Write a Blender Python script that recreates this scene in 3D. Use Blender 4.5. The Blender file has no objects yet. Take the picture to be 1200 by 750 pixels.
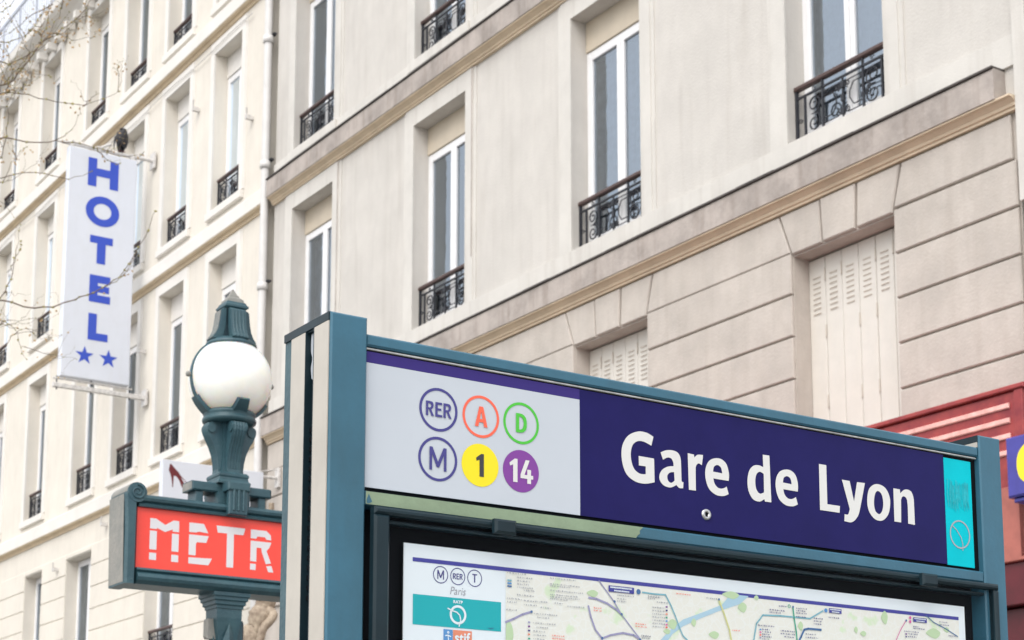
import bpy, bmesh, math, random
from math import sin, cos, pi, radians, sqrt, atan2
from mathutils import Vector, Matrix
from mathutils.geometry import tessellate_polygon

SC = bpy.context.scene
COL = SC.collection
RND = random.Random(7)

# ------------------------------------------------------------------ camera, world, sun, exposure
PITCH, EYE = radians(9.5), 1.6
cam_d = bpy.data.cameras.new("camera")
cam = bpy.data.objects.new("camera", cam_d); COL.objects.link(cam)
cam.location = (0, 0, EYE)
cam.rotation_euler = (radians(90) + PITCH, 0, 0)
cam_d.sensor_width = 36
cam_d.lens = 2073 / 1200 * 36
cam_d.shift_x = -4 / 1200
cam_d.shift_y = (668 - 375) / 1200
cam_d.clip_start = 0.05
cam_d.clip_end = 3000
cam_d.dof.use_dof = True
cam_d.dof.focus_distance = 3.4
cam_d.dof.aperture_fstop = 14
SC.camera = cam

SUN_AZ, SUN_EL = radians(203), radians(47)      # azimuth clockwise from +Y
w = bpy.data.worlds.new("World"); SC.world = w; w.use_nodes = True
nt = w.node_tree; nt.nodes.clear()
sky = nt.nodes.new("ShaderNodeTexSky"); sky.sky_type = 'NISHITA'; sky.sun_disc = False
sky.sun_elevation = SUN_EL; sky.sun_rotation = SUN_AZ
sky.air_density = 1.0; sky.dust_density = 4.0; sky.ozone_density = 1.0
bg = nt.nodes.new("ShaderNodeBackground"); bg.inputs[1].default_value = 0.15
wo = nt.nodes.new("ShaderNodeOutputWorld")
hs = nt.nodes.new("ShaderNodeHueSaturation"); hs.inputs["Saturation"].default_value = 0.40; hs.inputs["Value"].default_value = 1.7   # thin white cloud over the blue
nt.links.new(sky.outputs[0], hs.inputs["Color"]); cl = nt.nodes.new("ShaderNodeMix"); cl.data_type = 'RGBA'; cl.inputs["Factor"].default_value = 0.55
cl.inputs["B"].default_value = (8.6, 8.7, 8.9, 1)      # even bright haze that whitens the whole sky
nt.links.new(hs.outputs[0], cl.inputs["A"]); nt.links.new(cl.outputs["Result"], bg.inputs[0]); nt.links.new(bg.outputs[0], wo.inputs[0])
sl = bpy.data.lights.new("sun", 'SUN'); sl.energy = 1.15; sl.angle = radians(40); sl.color = (1.0, 0.975, 0.93)
so = bpy.data.objects.new("sun", sl); COL.objects.link(so)
sdir = Vector((sin(SUN_AZ) * cos(SUN_EL), cos(SUN_AZ) * cos(SUN_EL), sin(SUN_EL)))
so.rotation_euler = sdir.to_track_quat('Z', 'Y').to_euler(); so.location = sdir * 30
SC.view_settings.view_transform = 'Standard'; SC.view_settings.look = 'None'
SC.view_settings.exposure = 0.22; SC.view_settings.gamma = 1.0
SC.cycles.use_denoising = True
SC.cycles.max_bounces = 8; SC.cycles.transparent_max_bounces = 12

# ------------------------------------------------------------------ frames of the place
AZ = radians(-33.5)                              # the facade runs away from the camera on this azimuth
FD = Vector((sin(AZ), cos(AZ), 0))               # along the street, away
SD = Vector((sin(AZ + pi / 2), cos(AZ + pi / 2), 0))   # across the street, towards the facade
ROT_B = -pi / 2 - AZ + 0.0                       # building frame: local x towards the camera end, y into the wall
ROT_B = atan2(-FD.y, -FD.x)
ROT_S = atan2(SD.y, SD.x)                        # sign frame: local x towards the facade, y away

def at(px, py, dist):
    """a point seen at photo pixel px,py at a depth of dist metres (used for the tree twigs only)"""
    a, b = (px - 604) / 2073, (py - 668) / 2073
    r = Vector((a, cos(PITCH) + b * sin(PITCH), sin(PITCH) - b * cos(PITCH)))
    return Vector((0, 0, EYE)) + r * dist

# ------------------------------------------------------------------ materials
def mat(name, col, rough=0.6, metal=0.0, var=0.0, vscale=3.0, bump=0.0, bscale=60.0, spec=0.5,
        col2=None, streak=0.0, coat=0.0):
    m = bpy.data.materials.new(name); m.use_nodes = True
    t = m.node_tree; N = t.nodes; L = t.links
    p = N["Principled BSDF"]
    p.inputs["Base Color"].default_value = (*col, 1); p.inputs["Roughness"].default_value = rough
    p.inputs["Metallic"].default_value = metal; p.inputs["Specular IOR Level"].default_value = spec
    if coat: p.inputs["Coat Weight"].default_value = coat; p.inputs["Coat Roughness"].default_value = 0.15
    tc = N.new("ShaderNodeTexCoord")
    if var > 0 or col2:
        n1 = N.new("ShaderNodeTexNoise"); n1.inputs["Scale"].default_value = vscale; n1.inputs["Detail"].default_value = 6
        n1.inputs["Roughness"].default_value = 0.65
        L.new(tc.outputs["Object"], n1.inputs["Vector"])
        r = N.new("ShaderNodeValToRGB"); e = r.color_ramp.elements
        c2 = col2 or tuple(c * (1 - var) for c in col)
        c1 = col if col2 else tuple(min(1, c * (1 + var * .5)) for c in col)
        e[0].position = .35; e[0].color = (*c2, 1); e[1].position = .62; e[1].color = (*c1, 1)
        L.new(n1.outputs["Fac"], r.inputs[0]); out = r.outputs[0]
        if streak > 0:
            mp = N.new("ShaderNodeMapping"); mp.inputs["Scale"].default_value = (7, 7, .55)
            L.new(tc.outputs["Object"], mp.inputs[0])
            n2 = N.new("ShaderNodeTexNoise"); n2.inputs["Scale"].default_value = 1.3; n2.inputs["Detail"].default_value = 5
            L.new(mp.outputs[0], n2.inputs["Vector"])
            r2 = N.new("ShaderNodeValToRGB"); r2.color_ramp.elements[0].position = .5; r2.color_ramp.elements[1].position = .75
            L.new(n2.outputs["Fac"], r2.inputs[0])
            mu = N.new("ShaderNodeMath"); mu.operation = 'MULTIPLY'; mu.inputs[1].default_value = streak
            L.new(r2.outputs[0], mu.inputs[0])
            mx = N.new("ShaderNodeMix"); mx.data_type = 'RGBA'; mx.blend_type = 'MULTIPLY'
            mx.inputs["B"].default_value = (.55, .5, .46, 1)
            L.new(mu.outputs[0], mx.inputs["Factor"]); L.new(out, mx.inputs["A"]); out = mx.outputs["Result"]
        L.new(out, p.inputs["Base Color"])
    if bump > 0:
        nb = N.new("ShaderNodeTexNoise"); nb.inputs["Scale"].default_value = bscale; nb.inputs["Detail"].default_value = 8
        L.new(tc.outputs["Object"], nb.inputs["Vector"])
        b = N.new("ShaderNodeBump"); b.inputs["Strength"].default_value = bump; b.inputs["Distance"].default_value = 0.01
        L.new(nb.outputs["Fac"], b.inputs["Height"]); L.new(b.outputs[0], p.inputs["Normal"])
    return m

def glass_mat(name, tint, ior, rough=0.02, relief=.1):
    m = bpy.data.materials.new(name); m.use_nodes = True
    t = m.node_tree; N = t.nodes; L = t.links; N.clear()
    o = N.new("ShaderNodeOutputMaterial"); mx = N.new("ShaderNodeMixShader")
    tr = N.new("ShaderNodeBsdfTransparent"); tr.inputs[0].default_value = (*tint, 1)
    gl = N.new("ShaderNodeBsdfGlossy"); gl.inputs["Roughness"].default_value = rough; gl.inputs["Color"].default_value = (.80, .90, 1, 1)
    fr = N.new("ShaderNodeFresnel"); fr.inputs[0].default_value = ior
    tc = N.new("ShaderNodeTexCoord"); nz = N.new("ShaderNodeTexNoise"); nz.inputs["Scale"].default_value = 2.2; nz.inputs["Detail"].default_value = 3
    L.new(tc.outputs["Object"], nz.inputs["Vector"])
    b = N.new("ShaderNodeBump"); b.inputs["Strength"].default_value = relief; b.inputs["Distance"].default_value = .05
    L.new(nz.outputs["Fac"], b.inputs["Height"]); L.new(b.outputs[0], gl.inputs["Normal"])
    L.new(fr.outputs[0], mx.inputs[0]); L.new(tr.outputs[0], mx.inputs[1]); L.new(gl.outputs[0], mx.inputs[2])
    L.new(mx.outputs[0], o.inputs[0])
    return m

M = dict(
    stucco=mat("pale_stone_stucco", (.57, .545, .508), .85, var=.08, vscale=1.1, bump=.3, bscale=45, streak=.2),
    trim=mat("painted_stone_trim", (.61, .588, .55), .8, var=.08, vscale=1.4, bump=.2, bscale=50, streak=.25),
    block=mat("rusticated_stone", (.505, .462, .418), .85, var=.14, vscale=1.7, bump=.35, bscale=40, streak=.2),
    fascia=mat("weathered_stone", (.40, .355, .325), .9, var=.24, vscale=2.6, bump=.4, bscale=30, streak=.55),
    ochre=mat("ochre_moulding", (.64, .525, .385), .85, var=.12, vscale=3, bump=.3, bscale=40),
    lead=mat("dark_lead_flashing", (.07, .06, .055), .7, var=.3, vscale=8),
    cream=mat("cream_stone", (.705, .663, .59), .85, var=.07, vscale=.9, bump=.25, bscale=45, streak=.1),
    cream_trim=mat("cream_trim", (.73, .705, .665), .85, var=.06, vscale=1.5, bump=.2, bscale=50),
    cream_ochre=mat("cream_moulding", (.68, .56, .40), .85, var=.1, vscale=3, bump=.2),
    white=mat("white_window_paint", (.78, .78, .79), .35, var=.03, vscale=6),
    shutter=mat("cream_shutter_paint", (.635, .61, .56), .5, var=.05, vscale=5),
    shut_dark=mat("shutter_slot", (.56, .52, .46), .7),
    panel=mat("cream_lintel_panel", (.56, .49, .39), .7, var=.06, vscale=4),
    pipe=mat("white_pipe_paint", (.64, .63, .62), .45, var=.06, vscale=5),
    iron=mat("wrought_iron", (.028, .03, .038), .5, metal=.2, var=.3, vscale=20),
    rail=mat("brown_handrail", (.085, .05, .045), .5, var=.2, vscale=15),
    room=mat("dark_room", (.30, .32, .35), .9),
    curtain=mat("net_curtain", (.75, .77, .80), .9, var=.15, vscale=9),
    zinc=mat("zinc_roof", (.50, .53, .60), .5, metal=.3, var=.1, vscale=4),
    teal=mat("teal_enamel", (.036, .130, .195), .38, var=.10, vscale=7, bump=.05, bscale=120, spec=.35, coat=.1),
    teal_old=mat("faded_green_enamel", (.23, .31, .20), .5, var=.12, vscale=14, bump=.08, bscale=120),
    teal_dark=mat("dark_teal_rubber", (.010, .024, .032), .4, spec=.25, var=.2, vscale=9),
    cast=mat("cast_iron_green_paint", (.022, .070, .092), .5, col2=(.034, .090, .108), vscale=14, bump=.25, bscale=70, coat=.15),
    cast_pale_lit=mat("pale_lit_cast_iron_paint", (.27, .26, .235), .6, col2=(.20, .205, .19), vscale=16, bump=.3, bscale=60),  # sky light on the left faces, put into a paler colour
    cream_strip=mat("cream_aluminium", (.47, .44, .39), .45, var=.10, vscale=5, streak=.15),
    black=mat("black_gap", (.004, .005, .007), .7, spec=.1),
    steel=mat("brushed_steel", (.55, .55, .55), .3, metal=1),
    alu=mat("worn_aluminium_edge", (.6, .6, .58), .4, metal=.6, var=.3, vscale=30),
    sign_white=mat("white_sign_enamel", (.49, .53, .58), .25, var=.04, vscale=2.2, coat=.15),
    sign_blue=mat("deep_blue_enamel", (.013, .011, .092), .35, var=.10, vscale=8, spec=.10),
    sign_band=mat("blue_violet_band", (.04, .026, .17), .35, spec=.15),
    letter=mat("white_lettering", (.66, .66, .64), .4),
    ink=mat("blue_ink", (.045, .04, .21), .4),
    red_ink=mat("coral_red_ink", (.85, .12, .06), .4),
    green_ink=mat("green_ink", (.06, .48, .03), .4),
    yellow_ink=mat("yellow_ink", (.82, .68, .0), .4),
    purple_ink=mat("purple_ink", (.19, .035, .28), .4),
    black_ink=mat("black_ink", (.03, .03, .035), .4),
    grey_ink=mat("grey_ink", (.36, .37, .41), .5),
    cyan=mat("turquoise_enamel", (.0, .50, .58), .4, var=.06, vscale=10, spec=.08),
    cyan_scuff=mat("scuffed_turquoise", (.0, .42, .49), .45, var=.25, vscale=50),
    poster=mat("poster_paper", (.80, .87, .91), .6, spec=.1),
    poster_cyan=mat("poster_turquoise", (.0, .42, .46), .5),
    poster_bar=mat("poster_blue_bar", (.05, .05, .32), .5),
    river=mat("map_river", (.42, .62, .74), .5),
    park=mat("map_park", (.52, .68, .42), .5),
    lilac=mat("map_lilac_line", (.34, .33, .52), .5),
    lblue=mat("map_blue_line", (.20, .46, .55), .5),
    dblue=mat("map_dark_blue_line", (.06, .16, .36), .5),
    lgreen=mat("map_green_line", (.05, .38, .25), .5),
    lyellow=mat("map_yellow_line", (.68, .68, .30), .5),
    lpink=mat("map_pink_line", (.70, .12, .38), .5),
    orange=mat("poster_orange", (.80, .27, .16), .5),
    pblue=mat("poster_blue", (.10, .30, .62), .5),
    metro_red=mat("metro_red_enamel", (.90, .062, .040), .3, var=.05, vscale=9),
    metro_white=mat("metro_white", (.68, .66, .68), .4),
    opal=mat("opal_glass", (.95, .88, .82), .16, var=.03, vscale=12),
    hotel=mat("hotel_sign_white", (.66, .69, .76), .4, var=.03, vscale=1.5),
    hotel_blue=mat("hotel_letter_blue", (.035, .08, .50), .4),
    bracket=mat("pale_bracket_paint", (.62, .60, .58), .5, var=.25, vscale=22),
    shoe_white=mat("shoe_sign_white", (.66, .69, .76), .4),
    shoe_red=mat("shoe_maroon", (.14, .02, .025), .4),
    shop_red=mat("shop_red_marbled", (.36, .05, .045), .4, col2=(.22, .022, .03), vscale=6),
    shop_dark=mat("shop_maroon", (.10, .008, .014), .4, var=.3, vscale=3),
    shop_pink=mat("shop_faded_coral", (.42, .13, .10), .45, var=.25, vscale=4),
    strip=mat("pale_pink_strip", (.85, .45, .40), .3, var=.25, vscale=14),
    box_blue=mat("violet_blue_plastic", (.055, .05, .30), .3, var=.15, vscale=7),
    yellow=mat("yellow_letter", (.90, .72, .02), .4),
    bark=mat("plane_tree_bark", (.46, .38, .29), .85, col2=(.20, .15, .11), vscale=9, bump=.6, bscale=25),
    twig=mat("grey_brown_twig", (.16, .12, .09), .8, var=.3, vscale=30),
    bud=mat("olive_bud", (.30, .27, .09), .7, var=.3, vscale=30),
    seed=mat("tan_catkin", (.48, .33, .17), .8, var=.3, vscale=30),
    feather=mat("dark_feather", (.016, .016, .020), .6, col2=(.03, .03, .035), vscale=25),
    pave=mat("granite_paving", (.28, .27, .25), .85, var=.2, vscale=4, bump=.3),
    road=mat("asphalt", (.05, .05, .052), .9, var=.25, vscale=6, bump=.5, bscale=90),
    kerb=mat("granite_kerb", (.34, .33, .31), .8, var=.15, vscale=5, bump=.3),
    glass=glass_mat("window_glass", (.84, .91, .99), 4.0),
    case_glass=glass_mat("case_glass", (1, 1, 1), 1.10, relief=.02),
)

M['opal'].node_tree.nodes['Principled BSDF'].inputs['Subsurface Weight'].default_value = 1.0
M['opal'].node_tree.nodes['Principled BSDF'].inputs['Subsurface Scale'].default_value = .35
M['opal'].node_tree.nodes['Principled BSDF'].inputs['Subsurface Radius'].default_value = (1, .68, .45)
def map_paper():
    m = mat("map_paper", (.66, .67, .60), .5); t = m.node_tree; N = t.nodes; L = t.links; p = N["Principled BSDF"]
    tc = N.new("ShaderNodeTexCoord"); mp = N.new("ShaderNodeMapping"); mp.inputs["Scale"].default_value = (1, .01, 1)
    L.new(tc.outputs["Object"], mp.inputs[0])
    v = N.new("ShaderNodeTexVoronoi"); v.feature = 'DISTANCE_TO_EDGE'; v.inputs["Scale"].default_value = 70
    L.new(mp.outputs[0], v.inputs["Vector"])
    r = N.new("ShaderNodeValToRGB"); r.color_ramp.elements[0].position = 0.0; r.color_ramp.elements[0].color = (.83, .845, .80, 1)
    r.color_ramp.elements[1].position = .09; r.color_ramp.elements[1].color = (.81, .81, .74, 1)
    L.new(v.outputs["Distance"], r.inputs[0])
    n = N.new("ShaderNodeTexNoise"); n.inputs["Scale"].default_value = 22; n.inputs["Detail"].default_value = 3
    L.new(mp.outputs[0], n.inputs["Vector"])
    r2 = N.new("ShaderNodeValToRGB"); r2.color_ramp.elements[0].position = .60; r2.color_ramp.elements[1].position = .66
    L.new(n.outputs["Fac"], r2.inputs[0])
    mx = N.new("ShaderNodeMix"); mx.data_type = 'RGBA'; mx.inputs["B"].default_value = (.68, .80, .58, 1)
    L.new(r2.outputs[0], mx.inputs["Factor"]); L.new(r.outputs[0], mx.inputs["A"]); L.new(mx.outputs["Result"], p.inputs["Base Color"])
    return m
M['map'] = map_paper()

def wear(m, chip, grime, cs=42.0, lo=.70, hi=.74, amount=.8):
    t = m.node_tree; N = t.nodes; L = t.links; p = N["Principled BSDF"]; tc = N.new("ShaderNodeTexCoord")
    src = p.inputs["Base Color"].links[0].from_socket if p.inputs["Base Color"].links else None
    def layer(src, scale, a, b, col, k, stretch=(1, 1, 1)):
        mp = N.new("ShaderNodeMapping"); mp.inputs["Scale"].default_value = stretch; L.new(tc.outputs["Object"], mp.inputs[0])
        n = N.new("ShaderNodeTexNoise"); n.inputs["Scale"].default_value = scale; n.inputs["Detail"].default_value = 8; n.inputs["Roughness"].default_value = .7
        L.new(mp.outputs[0], n.inputs["Vector"]); r = N.new("ShaderNodeValToRGB"); r.color_ramp.elements[0].position = a; r.color_ramp.elements[1].position = b
        L.new(n.outputs["Fac"], r.inputs[0]); mu = N.new("ShaderNodeMath"); mu.operation = 'MULTIPLY'; mu.inputs[1].default_value = k; L.new(r.outputs[0], mu.inputs[0])
        mx = N.new("ShaderNodeMix"); mx.data_type = 'RGBA'; L.new(mu.outputs[0], mx.inputs["Factor"])
        if src: L.new(src, mx.inputs["A"])
        else: mx.inputs["A"].default_value = p.inputs["Base Color"].default_value
        mx.inputs["B"].default_value = (*col, 1); return mx.outputs["Result"]
    o = layer(src, 6.0, .45, .75, grime, .45, (1, 1, .35)); o = layer(o, cs, lo, hi, chip, amount)
    L.new(o, p.inputs["Base Color"])
wear(M['teal'], (.30, .34, .33), (.030, .075, .095), 38, .70, .73, .7)
wear(M['teal_old'], (.10, .16, .16), (.17, .20, .13), 30, .68, .72, .6)
wear(M['cast'], (.16, .20, .19), (.012, .03, .036), 34, .66, .72, .6)
wear(M['cream_strip'], (.30, .26, .20), (.36, .33, .28), 30, .70, .76, .5)
wear(M['sign_blue'], (.05, .05, .14), (.018, .014, .10), 60, .72, .76, .5)
wear(M['metro_red'], (.30, .05, .04), (.80, .08, .05), 26, .74, .76, .8)
wear(M['stucco'], (.46, .43, .40), (.49, .465, .44), 9, .68, .80, .5)
wear(M['block'], (.38, .33, .28), (.43, .385, .335), 7, .64, .80, .5)
wear(M['cream'], (.55, .51, .44), (.62, .58, .515), 6, .66, .82, .5)
wear(M['shutter'], (.55, .50, .42), (.68, .64, .56), 24, .70, .76, .4)
wear(M['hotel'], (.45, .46, .48), (.60, .62, .66), 7, .70, .82, .4)

# ------------------------------------------------------------------ mesh helpers
class MB:
    def __init__(s): s.v = []; s.f = []; s.smooth = []
    def add(s, vs, fs, sm=False):
        n = len(s.v); s.v += [tuple(p) for p in vs]
        for f in fs: s.f.append([i + n for i in f]); s.smooth.append(sm)
        return s
    def box(s, x0, x1, y0, y1, z0, z1):
        vs = [(x, y, z) for x in (x0, x1) for y in (y0, y1) for z in (z0, z1)]
        return s.add(vs, [(0, 1, 3, 2), (4, 6, 7, 5), (0, 4, 5, 1), (2, 3, 7, 6), (0, 2, 6, 4), (1, 5, 7, 3)])
    def bbox(s, x0, x1, y0, y1, z0, z1, b=.004):
        """box with chamfered front (-y) edges"""
        o = [(x0, z0), (x1, z0), (x1, z1), (x0, z1)]; i = [(x0 + b, z0 + b), (x1 - b, z0 + b), (x1 - b, z1 - b), (x0 + b, z1 - b)]
        vs = [(x, y0, z) for x, z in i] + [(x, y0 + b, z) for x, z in o] + [(x, y1, z) for x, z in o]
        fs = [(0, 1, 2, 3)]
        for k in range(4):
            n = (k + 1) % 4
            fs += [(k, k + 4, n + 4, n), (k + 4, k + 8, n + 8, n + 4)]
        fs.append((11, 10, 9, 8))
        return s.add(vs, fs)
    def quad(s, a, b, c, d): return s.add([a, b, c, d], [(0, 1, 2, 3)])
    def prism(s, pts, a0, a1, axis='x', sm=False):
        """extrude a closed polygon; pts are the two other coordinates in order"""
        n = len(pts)
        def P(a, p): return {'x': (a, p[0], p[1]), 'y': (p[0], a, p[1]), 'z': (p[0], p[1], a)}[axis]
        vs = [P(a0, p) for p in pts] + [P(a1, p) for p in pts]
        s.add(vs, [(i, (i + 1) % n, (i + 1) % n + n, i + n) for i in range(n)], sm)
        tri = tessellate_polygon([[Vector((p[0], p[1], 0)) for p in pts]])
        s.add(vs[:n], [t for t in tri]); s.add(vs[n:], [t[::-1] for t in tri])
        return s
    def tube(s, pts, r, n=6, sm=True, cap=True):
        pts = [Vector(p) for p in pts]; rr = r if isinstance(r, (list, tuple)) else [r] * len(pts)
        vs = []; prev = None
        for i, p in enumerate(pts):
            d = (pts[min(i + 1, len(pts) - 1)] - pts[max(i - 1, 0)]).normalized()
            if prev is None: prev = d.orthogonal().normalized()
            u = (prev - d * prev.dot(d)); u = u.normalized() if u.length > 1e-6 else d.orthogonal().normalized()
            prev = u; q = d.cross(u)
            vs += [p + (u * cos(2 * pi * k / n) + q * sin(2 * pi * k / n)) * rr[i] for k in range(n)]
        fs = [(i * n + k, i * n + (k + 1) % n, (i + 1) * n + (k + 1) % n, (i + 1) * n + k) for i in range(len(pts) - 1) for k in range(n)]
        s.add(vs, fs, sm)
        if cap: s.add(vs[:n], [tuple(range(n - 1, -1, -1))]); s.add(vs[-n:], [tuple(range(n))])
        return s
    def lathe(s, prof, n=32, cx=0, cy=0, sm=True):
        vs = [(cx + r * cos(2 * pi * k / n), cy + r * sin(2 * pi * k / n), z) for r, z in prof for k in range(n)]
        return s.add(vs, [(i * n + k, i * n + (k + 1) % n, (i + 1) * n + (k + 1) % n, (i + 1) * n + k) for i in range(len(prof) - 1) for k in range(n)], sm)
    def sq(s, prof, cx=0, cy=0):
        """stack of square rings: (half width, z)"""
        vs = [(cx + a * h, cy + b * h, z) for h, z in prof for a, b in ((-1, -1), (1, -1), (1, 1), (-1, 1))]
        s.add(vs, [(i * 4 + k, i * 4 + (k + 1) % 4, (i + 1) * 4 + (k + 1) % 4, (i + 1) * 4 + k) for i in range(len(prof) - 1) for k in range(4)])
        s.add(vs[:4], [(3, 2, 1, 0)]); s.add(vs[-4:], [(0, 1, 2, 3)])
        return s
    def flat(s, outer, holes=(), y=0.0):
        """flat print in the xz plane at y"""
        polys = [[Vector((a, b, 0)) for a, b in outer]] + [[Vector((a, b, 0)) for a, b in h] for h in holes]
        flatp = [p for q in polys for p in q]
        return s.add([(p.x, y, p.y) for p in flatp], [t for t in tessellate_polygon(polys)])
    def ring(s, cx, cz, r, t, y, n=48):
        vs = [(cx + q * cos(2 * pi * k / n), y, cz + q * sin(2 * pi * k / n)) for q in (r, r - t) for k in range(n)]
        return s.add(vs, [(k, (k + 1) % n, n + (k + 1) % n, n + k) for k in range(n)])
    def disc(s, cx, cz, r, y, n=48):
        return s.add([(cx + r * cos(2 * pi * k / n), y, cz + r * sin(2 * pi * k / n)) for k in range(n)], [tuple(range(n))])
    def ribbon(s, pts, wd, y):
        for (a, b), (c, d) in zip(pts, pts[1:]):
            l = sqrt((c - a) ** 2 + (d - b) ** 2) or 1; nx, nz = -(d - b) / l * wd / 2, (c - a) / l * wd / 2
            ex, ez = (c - a) / l * wd * .3, (d - b) / l * wd * .3
            s.quad((a - ex + nx, y, b - ez + nz), (a - ex - nx, y, b - ez - nz), (c + ex - nx, y, d + ez - nz), (c + ex + nx, y, d + ez + nz))
        return s
    def xform(s, m):
        s.v = [tuple(m @ Vector(p)) for p in s.v]; return s
    def merge(s, o): return s.add(o.v, o.f) if not o.smooth else s._m(o)
    def _m(s, o):
        n = len(s.v); s.v += o.v; s.f += [[i + n for i in f] for f in o.f]; s.smooth += o.smooth; return s
    def mesh(s, name, m):
        me = bpy.data.meshes.new(name); me.from_pydata(s.v, [], s.f); me.materials.append(M[m] if isinstance(m, str) else m)
        me.polygons.foreach_set("use_smooth", s.smooth); 
        bm = bmesh.new(); bm.from_mesh(me); bmesh.ops.recalc_face_normals(bm, faces=bm.faces); bm.to_mesh(me); bm.free()
        me.update(); return me
    def build(s, name, m, parent=None, loc=(0, 0, 0), rotz=0): return link(name, s.mesh(name, m), parent, loc, rotz)

def link(name, data, parent=None, loc=(0, 0, 0), rotz=0):
    o = bpy.data.objects.new(name, data); COL.objects.link(o); o.parent = parent
    o.location = loc; o.rotation_euler = (0, 0, rotz); return o
def tag(o, label, cat, group=None):
    o['label'] = label; o['category'] = cat
    if group: o['group'] = group
    return o
def thing(name, loc, rotz, label, cat, group=None): return tag(link(name, None, None, loc, rotz), label, cat, group)
def structure(o): o['kind'] = 'structure'; return o
def stuff(o): o['kind'] = 'stuff'; return o
def copy_tree(o, parent=None):
    c = o.copy(); COL.objects.link(c); c.parent = parent
    for ch in list(o.children): copy_tree(ch, c)
    return c

def text_mb(txt, size, cx, cz, y, xs=1.0, bold=0.0, shear=0.0, align='CENTER', valign='CENTER'):
    cu = bpy.data.curves.new("t", 'FONT'); cu.body = txt; cu.size = size; cu.offset = bold; cu.shear = shear
    cu.resolution_u = 5; cu.fill_mode = 'FRONT'; cu.space_character = 1.0 + bold / size * 1.2
    ob = bpy.data.objects.new("t", cu); me = ob.to_mesh()
    vs = [(v.co.x, v.co.y) for v in me.vertices]; fs = [tuple(p.vertices) for p in me.polygons]
    ob.to_mesh_clear(); bpy.data.objects.remove(ob); bpy.data.curves.remove(cu)
    x0, x1 = min(v[0] for v in vs), max(v[0] for v in vs); z0, z1 = min(v[1] for v in vs), max(v[1] for v in vs)
    mx = (x0 + x1) / 2 if align == 'CENTER' else x0; mz = (z0 + z1) / 2
    b = MB(); b.add([(cx + (a - mx) * xs, y, cz + (c - mz)) for a, c in vs], fs); return b

def smooth_path(pts, n=6):
    """closed outline: (x, z) smooth points, (x, z, 1) corners; Catmull-Rom between them"""
    P = [(p[0], p[1]) for p in pts]; C = [len(p) > 2 for p in pts]; N = len(P); out = []
    for i in range(N):
        a, b = P[i], P[(i + 1) % N]
        if C[i] and C[(i + 1) % N]: out.append(a); continue
        p0 = a if C[i] else P[i - 1]; p3 = b if C[(i + 1) % N] else P[(i + 2) % N]
        for k in range(n):
            t = k / n; q = []
            for j in (0, 1):
                q.append(.5 * (2 * a[j] + (b[j] - p0[j]) * t + (2 * p0[j] - 5 * a[j] + 4 * b[j] - p3[j]) * t * t + (3 * a[j] - p0[j] - 3 * b[j] + p3[j]) * t ** 3))
            out.append(tuple(q))
    return out

CAP = {   # simple sans capitals and figures in a cell one high: (width, outlines, holes)
 'R': (.62, [[(0, 0, 1), (0, 1, 1), (.33, 1), (.50, .96), (.58, .84), (.59, .70), (.53, .54), (.41, .45, 1), (.64, 0, 1), (.44, 0, 1), (.25, .42, 1), (.18, .42, 1), (.18, 0, 1)]], [[(.18, .84, 1), (.30, .84), (.38, .80), (.41, .71), (.38, .61), (.30, .56), (.18, .56, 1)]]),
 'E': (.52, [[(0, 0, 1), (0, 1, 1), (.52, 1, 1), (.52, .84, 1), (.18, .84, 1), (.18, .59, 1), (.47, .59, 1), (.47, .44, 1), (.18, .44, 1), (.18, .16, 1), (.54, .16, 1), (.54, 0, 1)]], []),
 'A': (.70, [[(0, 0, 1), (.25, 1, 1), (.47, 1, 1), (.72, 0, 1), (.53, 0, 1), (.48, .22, 1), (.24, .22, 1), (.19, 0, 1)]], [[(.28, .38, 1), (.36, .76, 1), (.44, .38, 1)]]),
 'D': (.66, [[(0, 0, 1), (0, 1, 1), (.26, 1), (.46, .95), (.62, .78), (.66, .50), (.62, .22), (.46, .05), (.26, 0, 1)]], [[(.19, .84, 1), (.30, .83), (.42, .74), (.47, .50), (.42, .26), (.30, .17), (.19, .16, 1)]]),
 'T': (.66, [[(.25, 0, 1), (.25, .86, 1), (0, .86, 1), (0, 1, 1), (.66, 1, 1), (.66, .86, 1), (.41, .86, 1), (.41, 0, 1)]], []),
 'M': (.84, [[(0, 0, 1), (0, 1, 1), (.15, 1, 1), (.42, .38, 1), (.69, 1, 1), (.84, 1, 1), (.84, 0, 1), (.71, 0, 1), (.71, .68, 1), (.48, .14, 1), (.36, .14, 1), (.13, .68, 1), (.13, 0, 1)]], []),
 '1': (.44, [[(.18, 0, 1), (.18, .74, 1), (.03, .67, 1), (0, .80, 1), (.26, 1, 1), (.40, 1, 1), (.40, 0, 1)]], []),
 '4': (.62, [[(.34, 0, 1), (.34, .20, 1), (0, .20, 1), (0, .36, 1), (.26, 1, 1), (.46, 1, 1), (.20, .36, 1), (.34, .36, 1), (.34, .60, 1), (.53, .60, 1), (.53, .36, 1), (.64, .36, 1), (.64, .20, 1), (.53, .20, 1), (.53, 0, 1)]], []),
 'C': (.72, [[(.72, .10), (.50, 0), (.26, .03), (.06, .22), (0, .50), (.06, .78), (.26, .97), (.50, 1), (.72, .92, 1), (.66, .72, 1), (.50, .78), (.34, .74), (.24, .50), (.34, .26), (.50, .22), (.66, .28, 1)]], []),
}
def caps(txt, h, cx, cz, y, xs=1.0, gap=.11, slim=0.0):
    tot = sum(CAP[c][0] for c in txt) + gap * (len(txt) - 1); a = -tot / 2; b = MB()
    for c in txt:
        wd, outs, hs = CAP[c]; q = lambda P: [(cx + (a + u) * h * xs, cz + (v - .5) * h) for u, v in smooth_path(P)]
        for o in outs: b.flat(q(o), [q(k) for k in hs], y)
        a += wd + gap
    return b

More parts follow.
